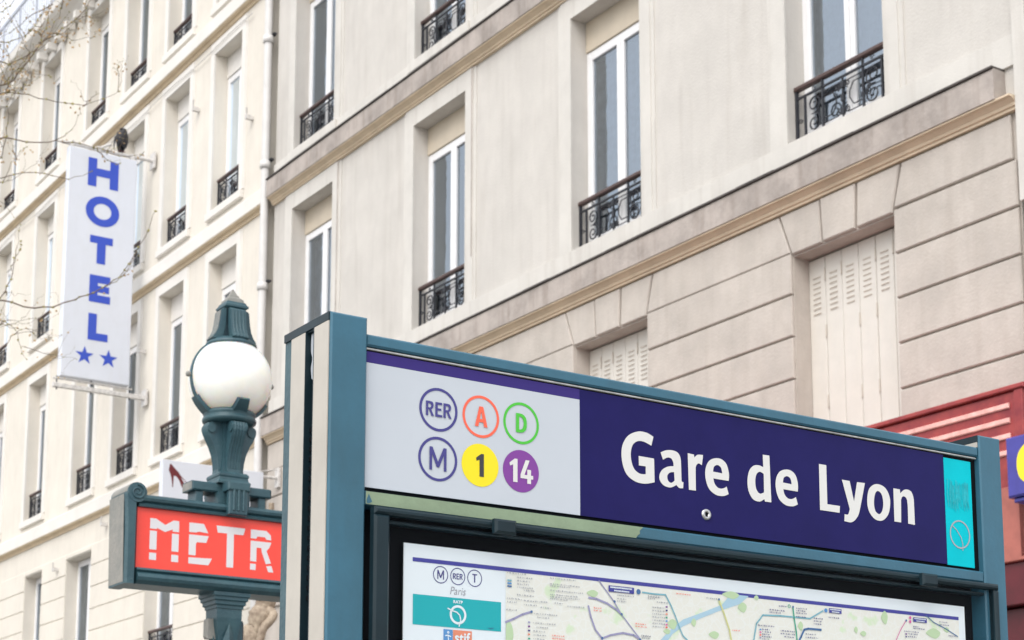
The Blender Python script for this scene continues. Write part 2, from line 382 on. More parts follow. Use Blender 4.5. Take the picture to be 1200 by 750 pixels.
# ------------------------------------------------------------------ ground
B0 = 10.0            # distance of the facade plane across the street
def W(u, n, z=0): return FD * u + SD * n + Vector((0, 0, z))
g = link("ground", None); g = MB().quad((-900, -900, -.16), (900, -900, -.16), (900, 900, -.16), (-900, 900, -.16)).build("ground", 'road'); structure(g)
def strip(name, m, u0, u1, n0, n1, z0, z1):
    o = MB().box(-u1, -u0, n0, n1, z0, z1).build(name, m, None, (0, 0, 0), ROT_B); return structure(o)
strip("pavement", 'pave', -60, 120, 5.6, 12, -.3, 0)
strip("kerb", 'kerb', -60, 120, 5.45, 5.597, -.3, .004)
strip("square_pavement", 'pave', -60, 120, -30, 3.75, -.3, -.004)
strip("kerb_opposite", 'kerb', -60, 120, 3.753, 3.9, -.3, .002)

# ------------------------------------------------------------------ facade pieces (local x towards the camera end, y into the wall)
def wall_grid(mb, x0, x1, z0, z1, holes, y, depth):
    xs = sorted({x0, x1} | {h[0] for h in holes if x0 <= h[0] <= x1} | {h[1] for h in holes if x0 <= h[1] <= x1})
    zs = sorted({z0, z1} | {h[2] for h in holes} | {h[3] for h in holes})
    zs = [z for z in zs if z0 <= z <= z1]
    for a, b in zip(xs, xs[1:]):
        for c, d in zip(zs, zs[1:]):
            mx, mz = (a + b) / 2, (c + d) / 2
            if any(h[0] < mx < h[1] and h[2] < mz < h[3] for h in holes): continue
            mb.quad((a, y, c), (b, y, c), (b, y, d), (a, y, d))
    for a, b, c, d in holes:
        if a >= x0 and b <= x1:
            q = depth
            mb.quad((a, y, c), (a, q, c), (a, q, d), (a, y, d)); mb.quad((b, y, c), (b, q, c), (b, q, d), (b, y, d))
            mb.quad((a, y, d), (b, y, d), (b, q, d), (a, q, d)); mb.quad((a, y, c), (b, y, c), (b, q, c), (a, q, c))
    return mb

def box_back(mb, x0, x1, z0, z1, y0, y1):
    """sides, top and back that close a building body behind its front wall"""
    mb.quad((x0, y0, z0), (x0, y1, z0), (x0, y1, z1), (x0, y0, z1)); mb.quad((x1, y0, z0), (x1, y1, z0), (x1, y1, z1), (x1, y0, z1))
    mb.quad((x0, y0, z1), (x1, y0, z1), (x1, y1, z1), (x0, y1, z1)); mb.quad((x0, y1, z0), (x1, y1, z0), (x1, y1, z1), (x0, y1, z1))

_win = {}
def window(parent, xc, z0, w, hw, hp, var, panel_m='panel', mid=.11):
    key = (w, hw, hp, var, panel_m, mid)
    if key not in _win:
        h = w / 2; f = .055; r = RND
        fr = MB(); fr.bbox(-h, -h + f, .215, .27, 0, hw); fr.bbox(h - f, h, .215, .27, 0, hw)
        fr.bbox(-h + f, h - f, .218, .27, 0, .06); fr.bbox(-h + f, h - f, .218, .27, hw - f, hw)
        sashes = []; panes = []
        for sgn in (-1, 1):
            a, b = (-h + f + .002, -mid / 2 + .0) if sgn < 0 else (mid / 2, h - f - .002)
            if sgn < 0: b = -.004
            else: a = .004
            m = MB(); e = .045; c = mid / 2
            L_, R_ = (e, c) if sgn < 0 else (c, e)
            m.bbox(a, a + L_, .205, .25, .062, hw - f - .002); m.bbox(b - R_, b, .205, .25, .062, hw - f - .002)
            m.bbox(a + L_, b - R_, .207, .25, .062, .062 + .09); m.bbox(a + L_, b - R_, .207, .25, hw - f - .05, hw - f - .002)
            sashes.append(m.mesh('sash', 'white'))
            panes.append(MB().quad((a + L_, .232, .15), (b - R_, .232, .15), (b - R_, .232, hw - f - .05), (a + L_, .232, hw - f - .05)).mesh('pane', 'glass'))
        lp = None
        if hp > 0: lp = MB().bbox(-h, h, .20, .27, hw + .004, hw + hp).mesh('lintel_panel', panel_m)
        rm = MB(); d = 1.1
        rm.quad((-h, .28, 0), (-h, d, 0), (-h, d, hw), (-h, .28, hw)); rm.quad((h, .28, 0), (h, d, 0), (h, d, hw), (h, .28, hw))
        rm.quad((-h, .28, hw), (h, .28, hw), (h, d, hw), (-h, d, hw)); rm.quad((-h, .28, 0), (h, .28, 0), (h, d, 0), (-h, d, 0))
        rm.quad((-h, d, 0), (h, d, 0), (h, d, hw), (-h, d, hw))
        cu = MB(); spans = [[(-h, -.12)], [(-h, h)], [(.02, h)], [(-h, -h + .25), (h - .3, h)], [(-h, h)]][var % 5]
        for a, b in spans:
            n = max(6, int((b - a) / .04)); top = hw - .06
            vs = []
            for i in range(n + 1):
                x = a + (b - a) * i / n; y = .36 + .022 * sin(i * 1.9 + var) + .01 * sin(i * .7)
                vs += [(x, y, .05), (x, y, top)]
            cu.add(vs, [(2 * i, 2 * i + 2, 2 * i + 3, 2 * i + 1) for i in range(n)], True)
        _win[key] = (fr.mesh('window', 'white'), sashes, panes, lp, rm.mesh('room', 'room'), cu.mesh('curtain', 'curtain'))
    fm, sashes, panes, lp, rm, cu = _win[key]
    o = link('window', fm, parent, (xc, 0, z0))
    for s in sashes: link('sash', s, o)
    for s in panes: link('pane', s, o)
    if lp: link('lintel_panel', lp, o)
    link('room', rm, o); link('curtain', cu, o)
    return o

def spiral(mb, cx, cz, r0, turns, a0, dirn, y, th=.008, n=16):
    pts = []
    for i in range(n + 1):
        t = i / n; r = r0 * (1 - t * .82); a = a0 + dirn * t * turns * 2 * pi
        pts.append((cx + r * cos(a), y, cz + r * sin(a)))
    mb.tube(pts, th, 4, False)
_rail = {}
def railing(parent, xc, z0, w, h=.52, y=.105):
    key = (round(w, 3), h)
    if key not in _rail:
        a = w / 2 - .008; m = MB(); b = .009
        def bar(x, z1, z2, t=b): m.box(x - t, x + t, -t, t, z1, z2)
        def hb(x1, x2, z, t=.008): m.box(x1, x2, -t, t, z - t, z + t)
        hb(-a, a, .025, .010); hb(-a, a, h - .10, .009)
        for x in (-a + .012, a - .012): bar(x, .0, h - .03, .012)
        for s in (-1, 1):
            bar(s * a * .80, .036, h - .111); bar(s * a * .42, .036, h - .03)
            cx = s * a * .61; rr = min(a * .175, (h - .15) / 4.3)
            spiral(m, cx, .04 + rr * 1.15, rr, 1.6, pi / 2 * 1.0, s, 0)
            spiral(m, cx, h - .115 - rr * 1.15, rr, 1.6, -pi / 2, -s, 0)
            m.tube([(cx - s * rr * .8, 0, .04 + rr * 2), (cx + s * rr * .4, 0, (h - .07) / 2), (cx - s * rr * .8, 0, h - .12 - rr * 2)], .006, 4, False)
            spiral(m, s * a * .61, h - .065, .026, 1.2, 0, s, 0, .005, 9)
            spiral(m, s * a * .90, (h - .1) / 2, .028, 1.3, 0, s, 0, .005, 10)
            # central interlaced frame
            m.tube([(s * a * .40, 0, .13), (s * a * .22, 0, .13), (s * a * .14, 0, .20), (s * a * .14, 0, h - .26), (s * a * .22, 0, h - .19), (s * a * .40, 0, h - .19)], .006, 4, False)
            m.tube([(s * a * .40, 0, .085), (s * a * .10, 0, .085)], .005, 4, False)
            m.tube([(s * a * .40, 0, h - .15), (s * a * .10, 0, h - .15)], .005, 4, False)
            spiral(m, s * a * .10, .115, .034, 1.4, pi / 2, s, 0, .0065, 10); spiral(m, s * a * .10, h - .18, .034, 1.4, -pi / 2, -s, 0, .0065, 10)
        for zz in (.11, h - .17, h / 2 - .03):
            m.box(-.016, .016, -.012, .012, zz - .03, zz + .03)
        bar(0, .036, h - .11, .006)
        hr = MB().bbox(-a - .006, a + .006, -.026, .026, h - .03, h + .012, .01)
        _rail[key] = (m.mesh('balcony_railing', 'iron'), hr.mesh('handrail', 'rail'))
    o = link('balcony_railing', _rail[key][0], parent, (xc, y, z0)); link('handrail', _rail[key][1], o); return o

def surround(parent, xc, z0, z1, w, hole_top, mt, wl=.235, wr=.215, y0=0.0, yb=.028, step=.05):
    h = w / 2; m = MB()
    a, b = -h - wl, h + wr
    # broad inner face, then a thinner outer fillet
    m.box(a + step, -h, y0, yb, z0, z1); m.box(h, b - step, y0, yb, z0, z1); m.box(-h, h, y0 + .002, yb, hole_top, z1)
    m.box(a, a + step, y0 + .012, yb, z0, z1 - .002); m.box(b - step, b, y0 + .012, yb, z0, z1 - .002)
    return m.build('window_surround', mt, parent, (xc, 0, 0))

# ------------------------------------------------------------------ the grey-cream building on the right
U1 = 15.0
b1 = thing('apartment_building', W(U1, B0), ROT_B, "greyish cream apartment building with grooved stone courses and closed cream shutters", "building")
X = lambda u: U1 - u
cols = [10.24, 13.49, 16.73, 19.97]; WW = 1.17
storey = [(7.79, 10.32), (11.14, 13.62), (14.50, 16.9)]
holes = []
for z0, z1 in storey:
    for u in cols: holes.append((X(u) - WW / 2, X(u) + WW / 2, z0, z1))
UL, UR = 21.14, 8.34
m = MB(); wall_grid(m, X(UL), X(UR), 7.18, 17.6, holes, .025, .30); box_back(m, X(UL), X(UR), 0, 17.6, .025, 11)
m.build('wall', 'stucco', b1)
shut = [(X(u) - .6, X(u) + .6, 4.98, 6.765) for u in (10.22, 13.45, 16.69, 19.93)]
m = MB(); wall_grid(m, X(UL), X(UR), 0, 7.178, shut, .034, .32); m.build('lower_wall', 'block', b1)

def cornice(parent, x0, x1, zb, mf='fascia', mo='ochre', pr=.11, H=.245, low=.10, flash=True, xm=None):
    """zb: underside of the square fascia"""
    xm = x1 if xm is None else xm
    pts = [(0.03, zb - low), (-.014, zb - low), (-.014, zb - low + .022), (-.03, zb - low + .026), (-.034, zb - low + .05), (-.052, zb - .035),
           (-pr * .62, zb - .022), (-pr * .9, zb - .016), (-pr * .9, zb - .002), (.03, zb - .002)]
    MB().prism(pts, x0, xm, 'x').build('moulding', mo, parent)
    MB().prism([(-pr, zb), (-pr, zb + H - .012), (-pr + .008, zb + H), (.03, zb + H), (.03, zb)], x0, x1, 'x').build('cornice', mf, parent)
    if flash:
        f = MB(); n = 26; xs = [x0 + (x1 - x0) * i / n for i in range(n + 1)]
        for a, c in zip(xs, xs[1:]):
            d = RND.uniform(0, .004); f.box(a, c - .001, -pr - .014 - d, .02, zb + H + .002, zb + H + .018 + d)
        f.build('flashing', 'lead', parent)
cornice(b1, X(UL) , X(8.44), 7.275, low=.10, xm=X(8.31))
cornice(b1, X(UL) , X(8.44), 10.645, low=.095)
cornice(b1, X(UL) , X(8.44), 14.0, low=.095)
for z0, z1 in ((7.538, 7.786), (10.908, 11.135), (14.263, 14.495)):
    MB().box(X(UL), X(8.305), 0, .03, z0, z1).build('band', 'trim', b1)
for k, (z0, z1) in enumerate(storey):
    top = (10.545, 13.9, 17.5)[k]
    for j, u in enumerate(cols):
        surround(b1, X(u), z0 - .004, top, WW, z1, 'trim', wl=.235 if k == 0 else .20)
        window(b1, X(u), z0, WW, 2.19, (z1 - z0) - 2.19, (k * 2 + j * 3 + 1) % 5)
        railing(b1, X(u), z0, WW)
        if k: MB().bbox(X(u) - .68, X(u) + .68, -.035, .0, z0 - .14, z0 - .012).build('sill', 'trim', b1)
# edge shadow of two window surrounds, put in as dark strips
for u in (16.0, 19.24):
    MB().box(X(u) - .008, X(u) + .008, -.006, .024, 8.3, 10.54).build('edge_shadow_strip', 'fascia', b1)

# rusticated courses: every stone a block of its own
zs = [6.80 - .3725 * i for i in range(7)] 
gap = .0085
sh_u = [(u - .60, u + .60) for u in (10.22, 13.45, 16.69, 19.93)]
piers = [(8.35, sh_u[0][0])] + [(sh_u[i][1], sh_u[i + 1][0]) for i in range(3)] + [(sh_u[3][1], UL)]
def block(parent, x0, x1, z0, z1, m='block', y=0.0, yb=.036, name='block'):
    g = gap; return MB().bbox(x0 + g, x1 - g, y + RND.uniform(0, .002), yb, z0 + g, z1 - g, .009).build(name, m, parent)
for i in range(5):
    for a, b in piers: block(b1, X(b), X(a), zs[i + 1] - (0), zs[i])
MB().bbox(X(UL), X(8.35), 0, .03, 3.0, zs[5] - .012).build('lower_band', 'block', b1) if False else None
def wedge(parent, ut0, ut1, ub0, ub1, zt, zb_, y=0.0, name='voussoir'):
    """u at top-left/top-right and bottom-left/bottom-right seen from the street"""
    g = .012; q = [(X(ub0) + g, zb_ + g), (X(ub1) - g, zb_ + g), (X(ut1) - g, zt - g), (X(ut0) + g, zt - g)]
    i_ = [(q[0][0] + .009, q[0][1] + .009), (q[1][0] - .009, q[1][1] + .009), (q[2][0] - .009, q[2][1] - .009), (q[3][0] + .009, q[3][1] - .009)]
    vs = [(x, y, z) for x, z in i_] + [(x, y + .009, z) for x, z in q] + [(x, .036, z) for x, z in q]
    fs = [(0, 1, 2, 3)] + [f for k in range(4) for f in ((k, k + 4, (k + 1) % 4 + 4, (k + 1) % 4), (k + 4, k + 8, (k + 1) % 4 + 8, (k + 1) % 4 + 4))]
    return MB().add(vs, fs).build(name, 'block', parent)
prev = UL
for uc in (19.93, 16.69, 13.45, 10.22):
    T = [uc + .74, uc + .235, uc - .20, uc - .70]; Bq = [uc + .60, uc + .215, uc - .18, uc - .60]
    wedge(b1, prev, T[0], prev if prev == UL else prev_b, Bq[0], 7.172, 6.785)
    for k in range(3):
        wedge(b1, T[k], T[k + 1], Bq[k], Bq[k + 1], 7.172, 6.768, -.007 if k == 1 else 0.0, 'keystone' if k == 1 else 'voussoir')
    prev, prev_b = T[3], Bq[3]
wedge(b1, prev, 8.38, prev_b, 8.38, 7.172, 6.80)

# folding shutters
def shutter_set(parent, xc, z0, w, h):
    base = MB().box(-w / 2, w / 2, .235, .30, 0, h).build('shutter', 'shutter', parent, (xc, 0, z0))
    n = 6; lw = w / n
    leaf = MB(); leaf.bbox(-lw / 2 + .003, lw / 2 - .003, .20, .234, .01, h - .012, .004)
    lm = leaf.mesh('leaf', 'shutter')
    slats = MB()
    for k in range(8):
        z = h - .17 - k * .046
        slats.prism([(.199, z), (.194, z - .004), (.194, z - .010), (.199, z - .015)], -lw / 2 + .055, lw / 2 - .055, 'x')
        slats.box(-lw / 2 + .055, lw / 2 - .055, .1985, .1995, z - .021, z - .0155)
    sm = slats.mesh('louvre', 'shut_dark')
    for i in range(n):
        x = -w / 2 + lw * (i + .5)
        link('leaf', lm, base, (x, RND.uniform(0, .004), 0))
        if i < 5 or True: link('louvre', sm, base, (x, 0, 0))
    hg = MB()
    for i in range(1, n):
        x = -w / 2 + lw * i
        for z in (h * .93 - .05, h * .62 - .03 * (i % 2), h * .24):
            if (i + int(z * 10)) % 3: hg.box(x - .006, x + .006, .190, .200, z - .055, z + .055)
    stuff(hg.build('hinge', 'shut_dark', base))
    MB().box(-w / 2, w / 2, .10, .30, -.06, -.002).build('sill', 'lead', base)
    return base
for u in (10.22, 13.45, 16.69, 19.93): shutter_set(b1, X(u), 5.06, 1.2, 1.70)

# ------------------------------------------------------------------ drainpipe between the two buildings
dp = MB(); dp.tube([(0, 0, z) for z in (0.1, 5, 10, 17.4)], .056, 12)
pipe = dp.build('drainpipe', 'pipe', None, W(21.24, B0 - .085), ROT_B)
tag(pipe, "white painted drainpipe running down between the two stone buildings", "drainpipe")
for z in (4.2, 5.9, 7.9, 9.4, 11.15, 13.0, 15):
    MB().lathe([(.062, z - .05), (.074, z - .05), (.074, z + .05), (.062, z + .05)], 12).build('collar', 'pipe', pipe)
    MB().box(-.10, .10, .03, .085, z + .06, z + .085).build('clip', 'iron', pipe)

# ------------------------------------------------------------------ the sunny cream building on the left
U2 = 26.0
b2 = thing('apartment_building', W(U2, B0), ROT_B, "long pale cream apartment building with many tall windows behind the HOTEL sign", "building")
X = lambda u: U2 - u
cr = [22.29, 24.19, 26.03, 27.90, 30.38, 32.83, 34.75, 36.65]; WW2 = .98
st2 = [(7.79, 10.36), (11.14, 13.62), (14.40, 16.62)]
holes = [(X(u) - WW2, X(u), z0, z1) for z0, z1 in st2 for u in cr]
low = [(24.22, 25.38), (27.76, 28.97), (30.21, 31.15), (32.7, 33.8), (35, 36.1)]
holes += [(X(b), X(a), 4.62, 6.73) for a, b in low]
VL, VR = 42.0, 21.32
m = MB(); wall_grid(m, X(VL), X(VR), 0, 17.0, holes, .014, .30); box_back(m, X(VL), X(VR), 0, 17.0, .014, 11)
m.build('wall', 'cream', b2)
for zb in (7.31, 10.64, 13.93):
    cornice(b2, X(VL), X(VR), zb, 'cream_trim', 'cream_ochre', pr=.09, H=.22, low=.075, flash=False)
for k, (z0, z1) in enumerate(st2):
    for j, u in enumerate(cr):
        xc = X(u) - WW2 / 2
        surround(b2, xc, z0 - .004, (10.52, 13.81, 16.75)[k], WW2, z1, 'cream_trim', wl=.16, wr=.16, y0=-.012, yb=.016, step=.03)
        hw = (2.18, 2.14, 1.95)[k]
        window(b2, xc, z0, WW2, hw, z1 - z0 - hw, (j * 2 + k * 3) % 5, 'cream_trim', .10)
        railing(b2, xc, z0, WW2, .50 if k < 2 else .40)
        MB().bbox(xc - .62, xc + .62, -.045, .012, z0 - .13, z0 - .015).build('sill', 'cream_trim', b2)
for j, (a, b) in enumerate(low):
    window(b2, X((a + b) / 2), 4.62, b - a, 2.10, 0, (j * 2 + 1) % 5, 'cream_trim', .10)
    railing(b2, X((a + b) / 2), 4.62, b - a, .50)
zr = [6.83, 6.47, 6.11, 5.74, 5.38, 5.01, 4.65]
edges = [VR] + [e for p in low for e in p] + [40]
gap = .006
for i in range(6):
    for a, b in zip(edges[::2], edges[1::2]):
        z1_, z0_ = zr[i], zr[i + 1]
        if b > 24.2 and i == 0: pass
        block(b2, X(b), X(a), z0_, z1_, 'cream', -.004, .015)
        if i == 0: pass
for a, b in low: block(b2, X(b), X(a), 6.735, 6.83, 'cream', -.004, .015)
# eaves: deep bracketed cornice, balcony railing and mansard
pts = [(.02, 16.80), (-.06, 16.80), (-.08, 16.88), (-.16, 16.95), (-.30, 17.0), (-.36, 17.05), (-.38, 17.18), (.02, 17.18)]
MB().prism(pts, X(VL), X(VR), 'x').build('eaves_cornice', 'cream_trim', b2)
pr_ = MB()
pr_.box(0, .12, -.20, -.02, 16.66, 16.79); pr_ = pr_.mesh('modillion', 'cream_trim')
for i in range(40): link('modillion', pr_, b2, (X(VL) + .25 + i * .5, 0, 0))
roof = MB(); roof.prism([(.9, 17.185), (1.5, 19.6), (5.5, 20.6), (10.8, 20.6), (10.8, 17.185)], X(VL), X(VR) - .05, 'x'); roof = roof.build('roof', 'zinc', b2)
rl = MB()
rl.box(X(VL), X(VR) - .1, -.34, -.30, 18.02, 18.08); rl.box(X(VL), X(VR) - .1, -.335, -.305, 17.26, 17.29)
for i in range(21): rl.box(X(VL) + i, X(VL) + i + .04, -.335, -.305, 17.19, 18.02)
for i in range(160): rl.tube([(X(VL) + .06 + i * .125, -.32, 17.29), (X(VL) + .06 + i * .125, -.32, 18.02)], .008, 4, False, False)
rl.build('terrace_railing', 'zinc', b2)

for u, z in ((23.85, 12.95), (25.7, 9.6), (27.1, 7.05), (29.35, 6.62), (21.9, 12.1)):
    fx = MB(); fx.box(X(u) - .03, X(u) + .03, -.10, .012, z - .03, z + .03); fx.tube([(X(u), -.09, z), (X(u) + .05, -.11, z + .12)], .012, 5); fx.build('cable_bracket', 'bracket', b2)
cb = MB(); cb.tube([(X(21.9) + .4 * k * -1, -.03, 13.70 + .02 * sin(k)) for k in range(40)], .007, 4); cb.build('cable', 'bracket', b2)
# neighbour at the right edge of the picture
U3 = 8.2
b3 = thing('apartment_building', W(U3, B0), ROT_B, "narrow strip of smooth white painted wall at the right edge above the red shop fascia", "building")
X = lambda u: U3 - u
MB().box(X(8.28), X(2), -.006, 8, 0, 17).build('wall', 'trim', b3)
gap = .008
for i in range(5): block(b3, X(8.272), X(7.0), 6.43 - .3725 * (i + 1), 6.43 - .3725 * i, 'trim', -.045, -.006)
MB().box(X(8.30), X(8.18), -.045, -.008, 6.44, 17).build('quoin_strip', 'trim', b3)

# ------------------------------------------------------------------ station name panel (x towards the facade, y away from the camera)
PD, PX = 2.4, 2.01
def on_sign(px, py, D, x0):
    """where a mark read off the photograph lies on a sign face that stands D metres down the street"""
    a, b = (px - 604) / 2073, (py - 668) / 2073
    r = Vector((a, cos(PITCH) + b * sin(PITCH), sin(PITCH) - b * cos(PITCH))); t = D / FD.dot(r); p = r * t
    return SD.dot(p) - x0, p.z + EYE
pan = thing('station_sign', W(PD, PX), ROT_S, "teal framed station panel reading Gare de Lyon with a transit map behind glass", "sign")
x = lambda v: v - PX
def bx(name, m, x0, x1, y0, y1, z0, z1, b=.003, parent=pan):
    return MB().bbox(x(x0), x(x1), y0, y1, z0, z1, b).build(name, m, parent)
for a, b in ((1.24, 1.306), (2.718, 2.781)):
    bx('post', 'teal', a, b, 0, .053, 0, 2.4645)
    bx('rear_post', 'cast', a, b, .083, .161, 0, 2.4645)  # darker than the front post: its recessed shade is put into the colour
    bx('cap', 'teal_dark', a, b, .0532, .0828, 2.448, 2.4635, .001)
    MB().box(x(a) + .012, x(a) + .05, .0535, .0825, 0, 2.30).build('web', 'teal_dark', pan)
    lo_ = 0 if a < 2 else 2.4395
    MB().box(x(a) - .0025, x(a) - .0005, .004, .0525, lo_, 2.450).build('side_strip', 'cream_strip', pan)
    MB().box(x(a) - .0025, x(a) - .0005, .084, .134, lo_, 2.450).build('side_strip', 'cream_strip', pan)
    MB().box(x(a) - .0028, x(a) + .02, .0525, .0545, lo_, 2.450).build('edge_bead', 'teal_dark', pan)
    MB().box(x(a) - .0028, x(a) + .02, .0815, .0835, lo_, 2.450).build('edge_bead', 'teal_dark', pan)
    MB().box(x(a) - .003, x(a) - .0005, .003, .1605, 2.4505, 2.4640).build('cap_lip', 'teal_dark', pan)
    sl_ = MB()
    for i in range(18): sl_.box(x(a) + .006, x(a) + .012, .056, .080, 2.285 - i * .016, 2.292 - i * .016)
    stuff(sl_.build('vent', 'black', pan))
# ragged white scrap in the gap of the left post
sc_ = smooth_path([(.056, 2.445, 1), (.078, 2.447, 1), (.079, 2.42), (.074, 2.405), (.078, 2.39), (.075, 2.372, 1), (.069, 2.368, 1), (.066, 2.385), (.068, 2.405), (.060, 2.42), (.058, 2.43)])
MB().add([(x(1.2455), a, b) for a, b in sc_], [t for t in tessellate_polygon([[Vector((a, b, 0)) for a, b in sc_]])]).build('white_scrap', 'sign_white', pan)
bx('top_rail', 'teal', 1.3065, 2.7175, .003, .15, 2.4195, 2.439)
bx('aluminium_edge', 'alu', 1.3075, 2.7165, .008, .02, 2.4150, 2.4185, .001)
bx('gap_seal', 'black', 1.3068, 2.7172, .014, .022, 2.1835, 2.4148, .0)
bx('back_panel', 'teal', 1.307, 2.717, .13, .15, 1.0, 2.4185)
# lower rail: old faded paint at the left, newer teal at the right with a ragged border
bx('lower_rail', 'teal', 1.3065, 2.7175, .002, .06, 2.1605, 2.183)
xb = on_sign(749, 625, PD, 0)[0]
old = [(x(1.3075), 2.1615), (x(xb) - .006, 2.1615), (x(xb) - .002, 2.1665), (x(xb) + .003, 2.170), (x(xb) + .002, 2.175), (x(xb) + .010, 2.182), (x(1.3075), 2.182)]
MB().flat(old, (), .0012).build('faded_paint', 'teal_old', pan)
MB().flat([(x(1.309), 2.1625), (x(1.3085), 2.168), (x(1.3125), 2.1785), (x(1.3165), 2.170), (x(1.3185), 2.166), (x(1.314), 2.163)], (), .0008).build('paint_patch', 'teal', pan)
# the enamel face
MB().box(x(1.309), x(1.7278), .010, .0125, 2.1905, 2.394).build('line_panel', 'sign_white', pan)
MB().box(x(1.309), x(1.7278), .010, .0125, 2.3942, 2.4125).build('blue_band', 'sign_band', pan)
MB().box(x(1.728), x(2.6228), .0102, .0125, 2.1905, 2.4125).build('name_panel', 'sign_blue', pan)
cyp = MB().box(x(2.623), x(2.7005), .010, .0125, 2.1895, 2.4075).build('end_panel', 'cyan', pan)
Y1 = .0094
def badge(cx, cz, r, ringm, txt, size, tm, fill=None, th=.0046, bold=.0011, xs=1.0):
    c = (MB().disc(x(cx), cz, r, Y1) if fill else MB().ring(x(cx), cz, r, th, Y1)).build('line_badge', fill or ringm, pan)
    caps(txt, size, x(cx), cz, Y1 - .0006, xs).build('letter', tm, c)
Z1, Z2 = 2.335, 2.2525
badge(1.4442, Z1, .0365, 'ink', 'RER', .0245, 'ink', xs=1.0)
badge(1.5262, Z1, .0360, 'red_ink', 'A', .0345, 'red_ink')
badge(1.6065, Z1, .0360, 'green_ink', 'D', .0330, 'green_ink')
badge(1.4436, Z2, .0370, 'ink', 'M', .0385, 'ink')
badge(1.5250, Z2, .0362, None, '1', .0385, 'black_ink', 'yellow_ink')
badge(1.6060, Z2, .0362, None, '14', .0400, 'letter', 'purple_ink')

# name lettering, outlines measured on the sign face
GA = lambda p: on_sign(720 + p[0] / 6.316, 490 + p[1] / 6.316, PD, PX) + tuple(p[2:])
GB = lambda p: on_sign(900 + p[0] / 4.412, 510 + p[1] / 4.412, PD, PX) + tuple(p[2:])
G = {
 'G': (GA, [(313, 130, 1), (262, 100), (200, 91), (130, 118), (88, 180), (76, 255), (88, 345), (120, 415), (180, 462), (250, 478), (322, 468, 1), (318, 292, 1), (204, 272, 1), (205, 342, 1), (256, 350, 1), (256, 408, 1), (212, 403), (172, 370), (150, 310), (146, 245), (160, 190), (195, 163), (240, 166), (298, 196, 1)], []),
 'a': (GA, [(366, 246, 1), (405, 231), (450, 230), (492, 247), (513, 285), (518, 340), (521, 440), (524, 462), (536, 468, 1), (533, 512, 1), (505, 510), (484, 488, 1), (440, 506), (392, 492), (362, 455), (358, 415), (378, 375), (420, 352), (462, 348, 1), (460, 322), (446, 292), (418, 284), (384, 300, 1)],
       [[(466, 392, 1), (435, 396), (416, 420), (422, 455), (445, 472), (470, 455, 1)]]),
 'r': (GA, [(567, 252, 1), (613, 262, 1), (617, 284, 1), (640, 264), (681, 266, 1), (672, 341, 1), (648, 328), (630, 345), (626, 385), (628, 530, 1), (576, 523, 1)], []),
 'e': (GA, [(870, 458, 1), (757, 439, 1), (768, 480), (795, 510), (828, 514), (856, 500, 1), (871, 556, 1), (830, 570), (775, 560), (725, 515), (700, 440), (700, 365), (725, 310), (768, 290), (815, 296), (852, 330), (870, 385), (873, 430)],
       [[(823, 402, 1), (755, 388, 1), (762, 352), (788, 340), (814, 360)]]),
 'd': (GA, [(1123, 263, 1), (1172, 270, 1), (1187, 617, 1), (1140, 611, 1), (1135, 593, 1), (1098, 611), (1050, 592), (1018, 530), (1010, 455), (1022, 385), (1052, 347), (1090, 341), (1127, 356, 1)],
       [[(1130, 405, 1), (1100, 390), (1076, 410), (1068, 460), (1076, 520), (1102, 552), (1133, 543, 1)]]),
 'L': (GB, [(281, 144, 1), (319, 150, 1), (325, 352, 1), (390, 362, 1), (388, 397, 1), (287, 382, 1)], []),
 'y': (GB, [(400, 225, 1), (440, 232, 1), (463, 338, 1), (478, 238, 1), (519, 243, 1), (492, 385), (476, 425), (450, 446), (413, 440, 1), (414, 404, 1), (432, 405), (441, 378, 1)], []),
 'o': (GB, [(588, 249), (622, 266), (644, 305), (650, 350), (640, 405), (610, 437), (572, 430), (542, 392), (531, 340), (538, 280), (560, 254)],
       [[(587, 284), (606, 303), (614, 345), (609, 385), (594, 404), (574, 388), (566, 345), (572, 298)]]),
 'n': (GB, [(666, 270, 1), (700, 276, 1), (702, 296, 1), (725, 277), (755, 284), (770, 318), (774, 370), (778, 460, 1), (743, 453, 1), (740, 355), (732, 320), (715, 312), (706, 330, 1), (707, 447, 1), (672, 442, 1)], []),
}
def glyph(k, shift=0.0):
    f, o, hs = G[k]; q = lambda P: [(a + shift, b) for a, b in smooth_path([f(p) for p in P])]
    return MB().flat(q(o), [q(h) for h in hs], Y1)
e_shift = on_sign(900 + 57 / 4.412, 560, PD, 0)[0] - on_sign(720 + 699 / 6.316, 560, PD, 0)[0]
for k, s in (('G', 0), ('a', 0), ('r', 0), ('e', 0), ('d', 0), ('e', e_shift), ('L', 0), ('y', 0), ('o', 0), ('n', 0)):
    glyph(k, s).build('letter', 'letter', pan)
# lock and the worn operator badge
lk = MB().lathe([(.0, -.0001), (.004, 0), (.004, .001), (.0095, .001), (.0105, -.002), (.0115, -.006), (.0, -.006)], 24)
lk.v = [(a, -c - .0 + 0, b) for a, b, c in lk.v]; lock = lk.build('lock', 'steel', pan, (x(2.006), .0085 - .0, 2.2225))
MB().box(-.0022, .0022, -.0012, .0005, -.003, .003).build('keyhole', 'black', lock)
m = MB()
for i in range(46):
    a = 2.629 + .062 * RND.random(); t1 = 2.365 - .022 * RND.random(); t0 = 2.300 + .030 * RND.random()
    m.ribbon([(x(a), t1), (x(a + RND.uniform(-.002, .002)), (t0 + t1) / 2), (x(a + RND.uniform(-.003, .003)), t0)], RND.uniform(.0008, .0024), .0092 - i * .000008)
stuff(m.build('scuff', 'cyan_scuff', cyp))
MB().ring(x(2.661), 2.254, .029, .003, .0092).build('faded_ring', 'grey_ink', cyp)
